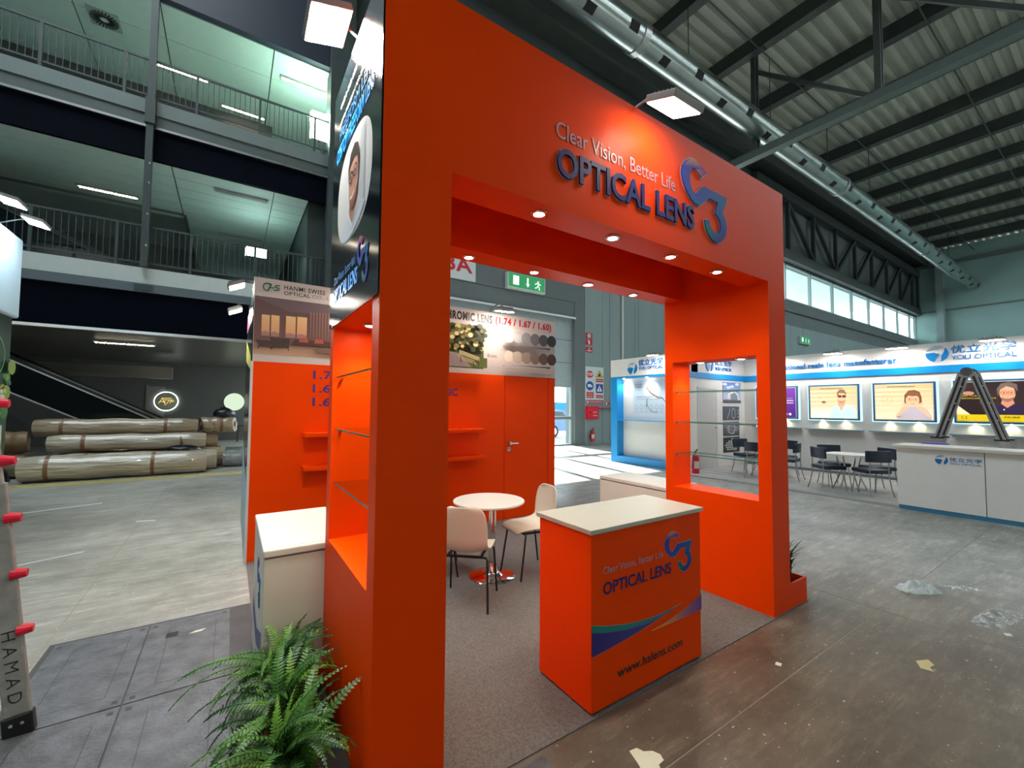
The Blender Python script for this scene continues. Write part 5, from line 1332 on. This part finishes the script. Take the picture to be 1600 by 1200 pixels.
# bar stool behind the counter
st = thing('bar_stool', (10.3, 2.06, 0), 'bar stool with blue seat just showing above the white counter', 'stool')
o = MB().lathe([(0, 1.045), (.17, 1.05), (.185, 1.075), (.17, 1.10), (.1, 1.115), (0.001, 1.118)], (10.3, 2.06, 0), 32).build('seat', mat('stool_blue', (40, 44, 150), rough=.5), st); smooth_by_angle(o)
MB().lathe([(.025, .05), (.025, 1.045)], (10.3, 2.06, 0), 16).build('column', CHROME, st)
MB().lathe([(.2, .036), (.2, .045), (.05, .06), (.025, .1)], (10.3, 2.06, 0), 28).build('base', CHROME, st)
# folding ladder
SLOT2 = mat('ladder_slot_dark', (36, 36, 38), rough=.6)
LADM = mat('ladder_aluminium', (164, 164, 162), rough=.4, metal=.25, var=.15, scale=12)
la = thing('step_ladder', (10.8, 1.7, 0), 'folding aluminium ladder standing open behind the white counter', 'ladder')
for yb, s in ((2.42, 1), (1.02, -1)):
    for x in (10.62, 11.0):
        A = Vector((x, 1.70+.06*s, 2.33)); B = Vector((x, yb, .036)); k = (B-A)
        mid = A + k*.50
        MB().bar(A, mid+k*.02, .028, .085, upv=(0, 1, 0)).build('upper_rail', LADM, la)
        MB().bar(mid, B, .034, .125, upv=(0, 1, 0)).build('lower_rail', LADM, la)
        MB().bar(A+k*.03+Vector((-.017, 0, 0)), mid+Vector((-.017, 0, 0)), .004, .03, upv=(0, 1, 0)).build('rail_slot', SLOT2, la)
        MB().obox(mid, (.022, 0, 0), (0, .085, 0), (0, 0, .012)).build('lock_collar', BLACKM, la)
        MB().obox(A+k*.86, (.03, 0, 0), (0, .03*1, 0), (0, 0, .012)).build('lock_knob', BLACKM, la)
    for i in range(7):
        c = Vector((10.81, 1.70+.06*s, 2.33)) + Vector((0, yb-1.70-.06*s, -2.294))*(.1+.13*i)
        MB().tube([c-Vector((.19, 0, 0)), c+Vector((.19, 0, 0))], .014, 8).build('rung', LADM, la)
for x in (10.62, 11.0):
    MB().tube([(x-.02, 1.70, 2.345), (x+.02, 1.70, 2.345)], .075, 20).build('hinge', GREYM, la)
# blue upholstered chairs and tables
CUSH = mat('dark_blue_upholstery', (14, 34, 56), rough=.38, var=.05)
LEGM = mat('chair_leg_steel', (150, 154, 156), rough=.3, metal=.6)
def make_blue_chair():
    t = thing('padded_chair', (0, 0, 0), 'x', 'chair')
    b = MB(); b.obox((0, .02, .455), (.225, 0, 0), (0, .215, 0), (0, 0, .04))
    b.build('seat', CUSH, t, bevel=.025)
    b = MB(); vs = []; fs = []; n = 8
    for i in range(n+1):
        q = -1+2*i/n; x = .215*q; y = -.215 + .045*q*q
        for dy_, dz_ in ((-.018, .635), (.018, .635), (.006, .855), (-.03, .855)): vs.append((x*1.06, y+dy_, dz_))
    for i in range(n):
        for k in range(4): fs.append((i*4+k, i*4+(k+1) % 4, (i+1)*4+(k+1) % 4, (i+1)*4+k))
    fs += [(3, 2, 1, 0), (n*4, n*4+1, n*4+2, n*4+3)]
    b.add(vs, fs); b.build('backrest', CUSH, t, bevel=.012)
    for sx in (-1, 1):
        MB().tube([(sx*.19, .17, .43), (sx*.20, .20, .2), (sx*.215, .235, 0)], .011, 8).build('leg', LEGM, t)
        MB().tube([(sx*.16, -.20, .72), (sx*.165, -.19, .5), (sx*.17, -.195, .35), (sx*.185, -.225, .15), (sx*.20, -.27, 0)], .011, 8).build('leg', LEGM, t)
    MB().bar((-.18, .12, .42), (.18, .12, .42), .02, .015).bar((-.18, -.14, .42), (.18, -.14, .42), .02, .015).build('seat_frame', LEGM, t)
    return t
bc0 = make_blue_chair()
bl = [((10.36, 3.68), (.80, -.6), 'blue padded chair at the left of the rear white table, back to camera', 0),
      ((10.44, 2.98), (.64, .77), 'blue padded chair nearest the white counter, back to camera', 0),
      ((11.02, 3.80), (-.7, -.7), 'blue padded chair behind the rear white table, facing the aisle', 0),
      ((11.08, 3.06), (-.8, .6), 'blue padded chair behind the table, half hidden by the nearest chair', 0),
      ((10.95, 4.66), (-.1, 1), 'blue padded chair just right of the orange wing', 1),
      ((10.50, 5.12), (1, .1), 'blue padded chair seen through the portal window, on the right', 1),
      ((11.12, 5.72), (-.3, -1), 'blue padded chair seen through the portal window, on the left', 1),
      ((11.55, 5.02), (-1, .2), 'blue padded chair partly hidden behind the one beside the wing', 1)]
for i, ((x, y), (fx, fy), lab, g) in enumerate(bl):
    o = bc0 if i == 0 else copy_tree(bc0)
    o.location = (x, y, .036); o.rotation_euler.z = math.atan2(-fx, fy); o['label'] = lab; o['group'] = ('chairs at the front white table', 'chairs at the rear white table')[g]
for i, (x, y) in enumerate(((10.70, 3.42), (10.92, 5.18))):
    t = thing('stand_table', (x, y, .036), ('rounded white table among four blue chairs near the counter', 'white table seen past the edge of the orange wing')[i], 'table')
    P = [(x+.37*math.copysign(abs(math.cos(a))**.6, math.cos(a)), y+.37*math.copysign(abs(math.sin(a))**.6, math.sin(a))) for a in [k*math.pi/24 for k in range(48)]]
    b = MB(); b.face([(u, v, .762) for u, v in P]); b.face([(u, v, .737) for u, v in P][::-1])
    for k in range(48): b.face([(*P[k], .737), (*P[(k+1) % 48], .737), (*P[(k+1) % 48], .762), (*P[k], .762)])
    b.build('tabletop', WHITE, t)
    for sx in (-1, 1):
        for sy in (-1, 1):
            MB().tube([(x+sx*.16, y+sy*.16, .737), (x+sx*.10, y+sy*.10, .4), (x+sx*.22, y+sy*.22, .036)], .014, 8).build('leg', CHROME, t)
extinguisher(9.9, 6.35, .0, 'red fire extinguisher standing on the floor by the white storage room', s=1.)

# ================================================================== LEFT EDGE: neighbouring stand, ladder, floor covers
nb = thing('neighbour_stand', (-2.95, 7, 0), 'neighbouring stand wall with white header and green food graphic at the left edge', 'exhibition wall')
MB().box(-3.1, -2.88, 3.5, 9.66, 0, 3.0).build('wall_panel', WHITEWALL, nb)
MB().box(-3.12, -2.82, 3.5, 9.72, 2.99, 4.24).build('header_box', mat('header_white_cool', (206, 222, 230), rough=.5), nb, bevel=.03)
NF = Frame((-2.88, 0, 0), (0, 1, 0))
p = Print(NF, .002)
p.rect(3.5, 9.66, 0, 2.99, (36, 84, 30), (16, 50, 34))
rnd = random.Random(21)
for i in range(120):
    y = rnd.uniform(6.5, 9.6); z = rnd.uniform(1.35, 2.3); r = rnd.uniform(.04, .14)
    p.ell(y, z, r, r*rnd.uniform(.5, 1), rnd.choice([(60, 130, 40), (200, 40, 30), (226, 210, 120), (240, 236, 210), (30, 90, 36), (150, 170, 60), (214, 120, 40)]), n=9)
p.arc(8.9, 2.35, .35, .3, .02, (120, 190, 110)); p.rect(3.5, 9.66, 0, .25, (60, 130, 30))
p.build('food_print', PRINT, nb)
sh = MB().box(-2.876, -2.868, 7.4, 9.50, .06, 1.33).build('white_sheet', WHITE, nb)
q = Print(Frame((-2.868, 0, 0), (0, 1, 0))); q.rect(8.9, 9.42, .80, .82, (40, 40, 60)); q.rect(8.7, 9.36, .72, .735, (40, 40, 60)); q.ell(9.3, .58, .1, .08, (220, 40, 50)); q.build('sheet_print', PRINT, nb)
flood((-2.50, 9.0, 4.34), (-.2, 0, -1), .24, .34, 'right flood light on an arm over the neighbouring white header', [(-2.66, 9.0, 4.36), (-2.86, 9.0, 4.26), (-2.9, 9.0, 4.23)], emit('cool_flood_lens', (214, 238, 255), 45))
flood((-2.55, 8.3, 4.36), (-.2, 0, -1), .24, .34, 'left flood light on an arm over the neighbouring white header', [(-2.66, 8.3, 4.38), (-2.86, 8.3, 4.27), (-2.9, 8.3, 4.23)], emit('cool_flood_lens', (214, 238, 255), 45))
# leaning ladder with red rung ends
ll = thing('leaning_ladder', (-.84, 3.17, 0), 'scuffed aluminium ladder rail with red rung ends and HAMAD written on it', 'ladder')
SCUF = mat('scuffed_aluminium', (150, 150, 146), rough=.5, metal=.15, var=.2, scale=14, bump=.2, bscale=30)
REDP = mat('red_plastic', (214, 20, 52), rough=.4)
A = Vector((-.838, 3.17, .05)); D = Vector((-.113, .0, .99)).normalized(); side_ = Vector((.99, 0, .113)); back = Vector((0, 1, 0))
MB().obox(A+D*.62, side_*.048, back*.017, D*.60).build('lower_rail', SCUF, ll, bevel=.006)
MB().obox(A+D*1.9, side_*.038, back*.014, D*1.2).build('upper_rail', SCUF, ll, bevel=.006)
MB().obox(A+D*.005, side_*.056, back*.026, D*.055).build('rubber_foot', BLACKM, ll, bevel=.008)
for s in (-1, 1): MB().tube([A+D*.02+side_*.02*s-back*.027, A+D*.02+side_*.02*s-back*.031], .008, 10).build('rivet', CHROME, ll)
for t in (.47, .755, 1.04, 1.33, 1.62):
    c = A+D*t
    MB().tube([c+side_*.03, c+side_*.085-D*.006], .03, 12, rs=[.032, .02]).build('rung_end', REDP, ll)
    MB().tube([c-side_*.03, c-side_*.42], .018, 10).build('rung', ALU, ll)
MB().obox(A+D*.62-side_*.46, side_*.048, back*.017, D*.60).obox(A+D*1.9-side_*.46, side_*.038, back*.014, D*1.2).build('far_rail', SCUF, ll)
HF = Frame(A+D*.52-back*.017, -D, side_)
text(HF, 'HAMAD', .04, .40, -.022, .026, BLACKTXT, ll, thick=.0006, bold=-.01, spacing=1.5)

# steel floor covers over the service duct
LIDM = mat('cover_plate_steel', (92, 94, 100), rough=.5, metal=.25, var=.4, scale=9, bump=.5, bscale=60)
fcv = thing('floor_cover', (-.4, 3, 0), 'dark steel service duct covers set in the floor beside the ferns', 'floor cover')
MB().box(-.985, .20, 1.0, 4.20, -.004, .003).build('cover_frame', mat('cover_frame_dark', (62, 62, 64), rough=.6, var=.3, scale=6), fcv)
for y0, y1 in ((3.16, 4.16), (2.15, 3.15), (1.14, 2.14)):
    for x0, x1 in ((-.95, -.455), (-.445, .045)):
        l = MB().box(x0, x1, y0, y1, .0, .010).build('cover_plate', LIDM, fcv)
        hm = MB()
        for xx in (x0+.02, x1-.045):
            for yy in (y0+.03, y1-.065): hm.box(xx, xx+.025, yy, yy+.03, .0095, .0106)
        hm.build('lifting_hole', BLACKM, l)
        MB().box(x0+.12, x0+.124, y0+.12, y1-.12, .0098, .0104).box(x1-.09, x1-.086, y0+.12, y1-.12, .0098, .0104).box(x0+.12, x1-.086, y0+.12, y0+.124, .0098, .0104).build('seam', BLACKM, l)
MB().box(-.335, -.265, 3.87, 3.95, .0098, .011).build('open_hole', BLACKM, fcv)
MB().box(.62, 1.30, .2, 1.64, .0, .006).build('cover_plate', LIDM, fcv)

# ------------------------------------------------------------------ litter on the floor
FILMW = mat('white_thin_plastic', (206, 220, 224), rough=.3, bump=.6, bscale=30)
def film_mat():
    m = bpy.data.materials.new('clear_plastic_film'); m.use_nodes = True
    nt, N, L, P = nodes_of(m); P.inputs['Base Color'].default_value = (.7, .76, .78, 1); P.inputs['Roughness'].default_value = .15
    t = N.new('ShaderNodeBsdfTransparent'); mx = N.new('ShaderNodeMixShader'); tc = N.new('ShaderNodeTexCoord')
    n = N.new('ShaderNodeTexNoise'); n.inputs['Scale'].default_value = 28; n.inputs['Detail'].default_value = 4; L.new(tc.outputs['Object'], n.inputs['Vector'])
    r = N.new('ShaderNodeValToRGB'); r.color_ramp.elements[0].position = .45; r.color_ramp.elements[0].color = (.12, .12, .12, 1); r.color_ramp.elements[1].position = .66; r.color_ramp.elements[1].color = (.85, .85, .85, 1)
    L.new(n.outputs['Fac'], r.inputs[0]); L.new(r.outputs[0], mx.inputs[0]); L.new(t.outputs[0], mx.inputs[1]); L.new(P.outputs[0], mx.inputs[2]); L.new(mx.outputs[0], N['Material Output'].inputs[0])
    return m
CLEARP = film_mat()
def crumple(name, c, w, d, h, mt, label, seed, rot=0, cat='litter'):
    rnd = random.Random(seed); n, m_ = 11, 8; b = MB(); vs = []; fs = []
    for i in range(n+1):
        for j in range(m_+1):
            u = i/n*2-1; v = j/m_*2-1; edge = max(0, 1-max(abs(u), abs(v))**2)
            zz = h*edge*rnd.uniform(.25, 1.0)+.002
            x = u*w/2*(1-.25*rnd.random()*abs(v)); y = v*d/2*(1-.35*rnd.random()*abs(u))
            vs.append((c[0]+x*math.cos(rot)-y*math.sin(rot), c[1]+x*math.sin(rot)+y*math.cos(rot), zz))
    for i in range(n):
        for j in range(m_): fs.append((i*(m_+1)+j, (i+1)*(m_+1)+j, (i+1)*(m_+1)+j+1, i*(m_+1)+j+1))
    b.add(vs, fs); return tag(b.build(name, mt), label, cat)
crumple('plastic_bag', (5.37, 1.22), .34, .18, .12, FILMW, 'crumpled white plastic bag on the floor, right of the portal', 1, -.6)
crumple('plastic_film', (5.80, 1.02), .36, .14, .025, CLEARP, 'thin clear film scrap behind the white plastic bag', 2, -.7)
crumple('plastic_film', (5.20, .72), .62, .2, .03, CLEARP, 'long crinkled clear film near the right frame edge', 3, -.15)
def scrap(name, pts, mt, label, z=.0015):
    b = MB(); b.face([(x, y, z) for x, y in pts]); b.face([(x, y, .0002) for x, y in pts][::-1])
    K = len(pts)
    for i in range(K):
        j = (i+1) % K; b.face([(*pts[i], .0002), (*pts[j], .0002), (*pts[j], z), (*pts[i], z)])
    return tag(b.build(name, mt), label, 'litter')
PAPER = mat('cream_paper', (224, 224, 200), rough=.6); YELP = mat('yellowed_paper', (206, 192, 140), rough=.7)
hx, hy = 1.705, 1.362
scrap('paper_heart', [(hx-.035, hy+.075), (hx+.01, hy+.068), (hx+.022, hy+.035), (hx+.06, hy+.015), (hx+.075, hy-.02), (hx+.06, hy-.05), (hx+.02, hy-.052), (hx+.0, hy-.085), (hx-.045, hy-.09), (hx-.085, hy-.05), (hx-.06, hy+.0)], PAPER, 'cream heart shaped scrap on the floor by the counter')
scrap('paper_scrap', [(3.78, .86), (3.86, .90), (3.95, .86), (3.90, .82), (3.84, .83), (3.80, .80)], YELP, 'torn yellowish scrap on the brown grey floor')
scrap('paper_scrap', [(4.86, .63), (4.90, .65), (4.93, .62), (4.89, .60)], PAPER, 'small pale scrap beside the long clear film')
scrap('paper_scrap', [(3.02, 1.39), (3.06, 1.40), (3.07, 1.37), (3.03, 1.36)], PAPER, 'tiny pale scrap on the floor in front of the right wing')
scrap('tape_strip', [(-1.86, 6.37), (-1.84, 6.42), (-1.32, 6.66), (-1.33, 6.615)], FILMW, 'long white tape strip on the left floor')
scrap('tape_strip', [(-1.07, 7.91), (-1.07, 7.97), (-.85, 7.92), (-.85, 7.86)], FILMW, 'short white tape strip crossing the floor joint')
scrap('tape_strip', [(-2.6, 9.36), (-2.6, 9.45), (-1.75, 9.75), (-1.75, 9.67)], FILMW, 'white tape strip near the neighbouring stand')
scrap('paper_scrap', [(-.20, 3.86), (-.16, 3.885), (-.10, 3.89), (-.13, 3.86)], PAPER, 'white torn scrap on the steel floor cover', .012)
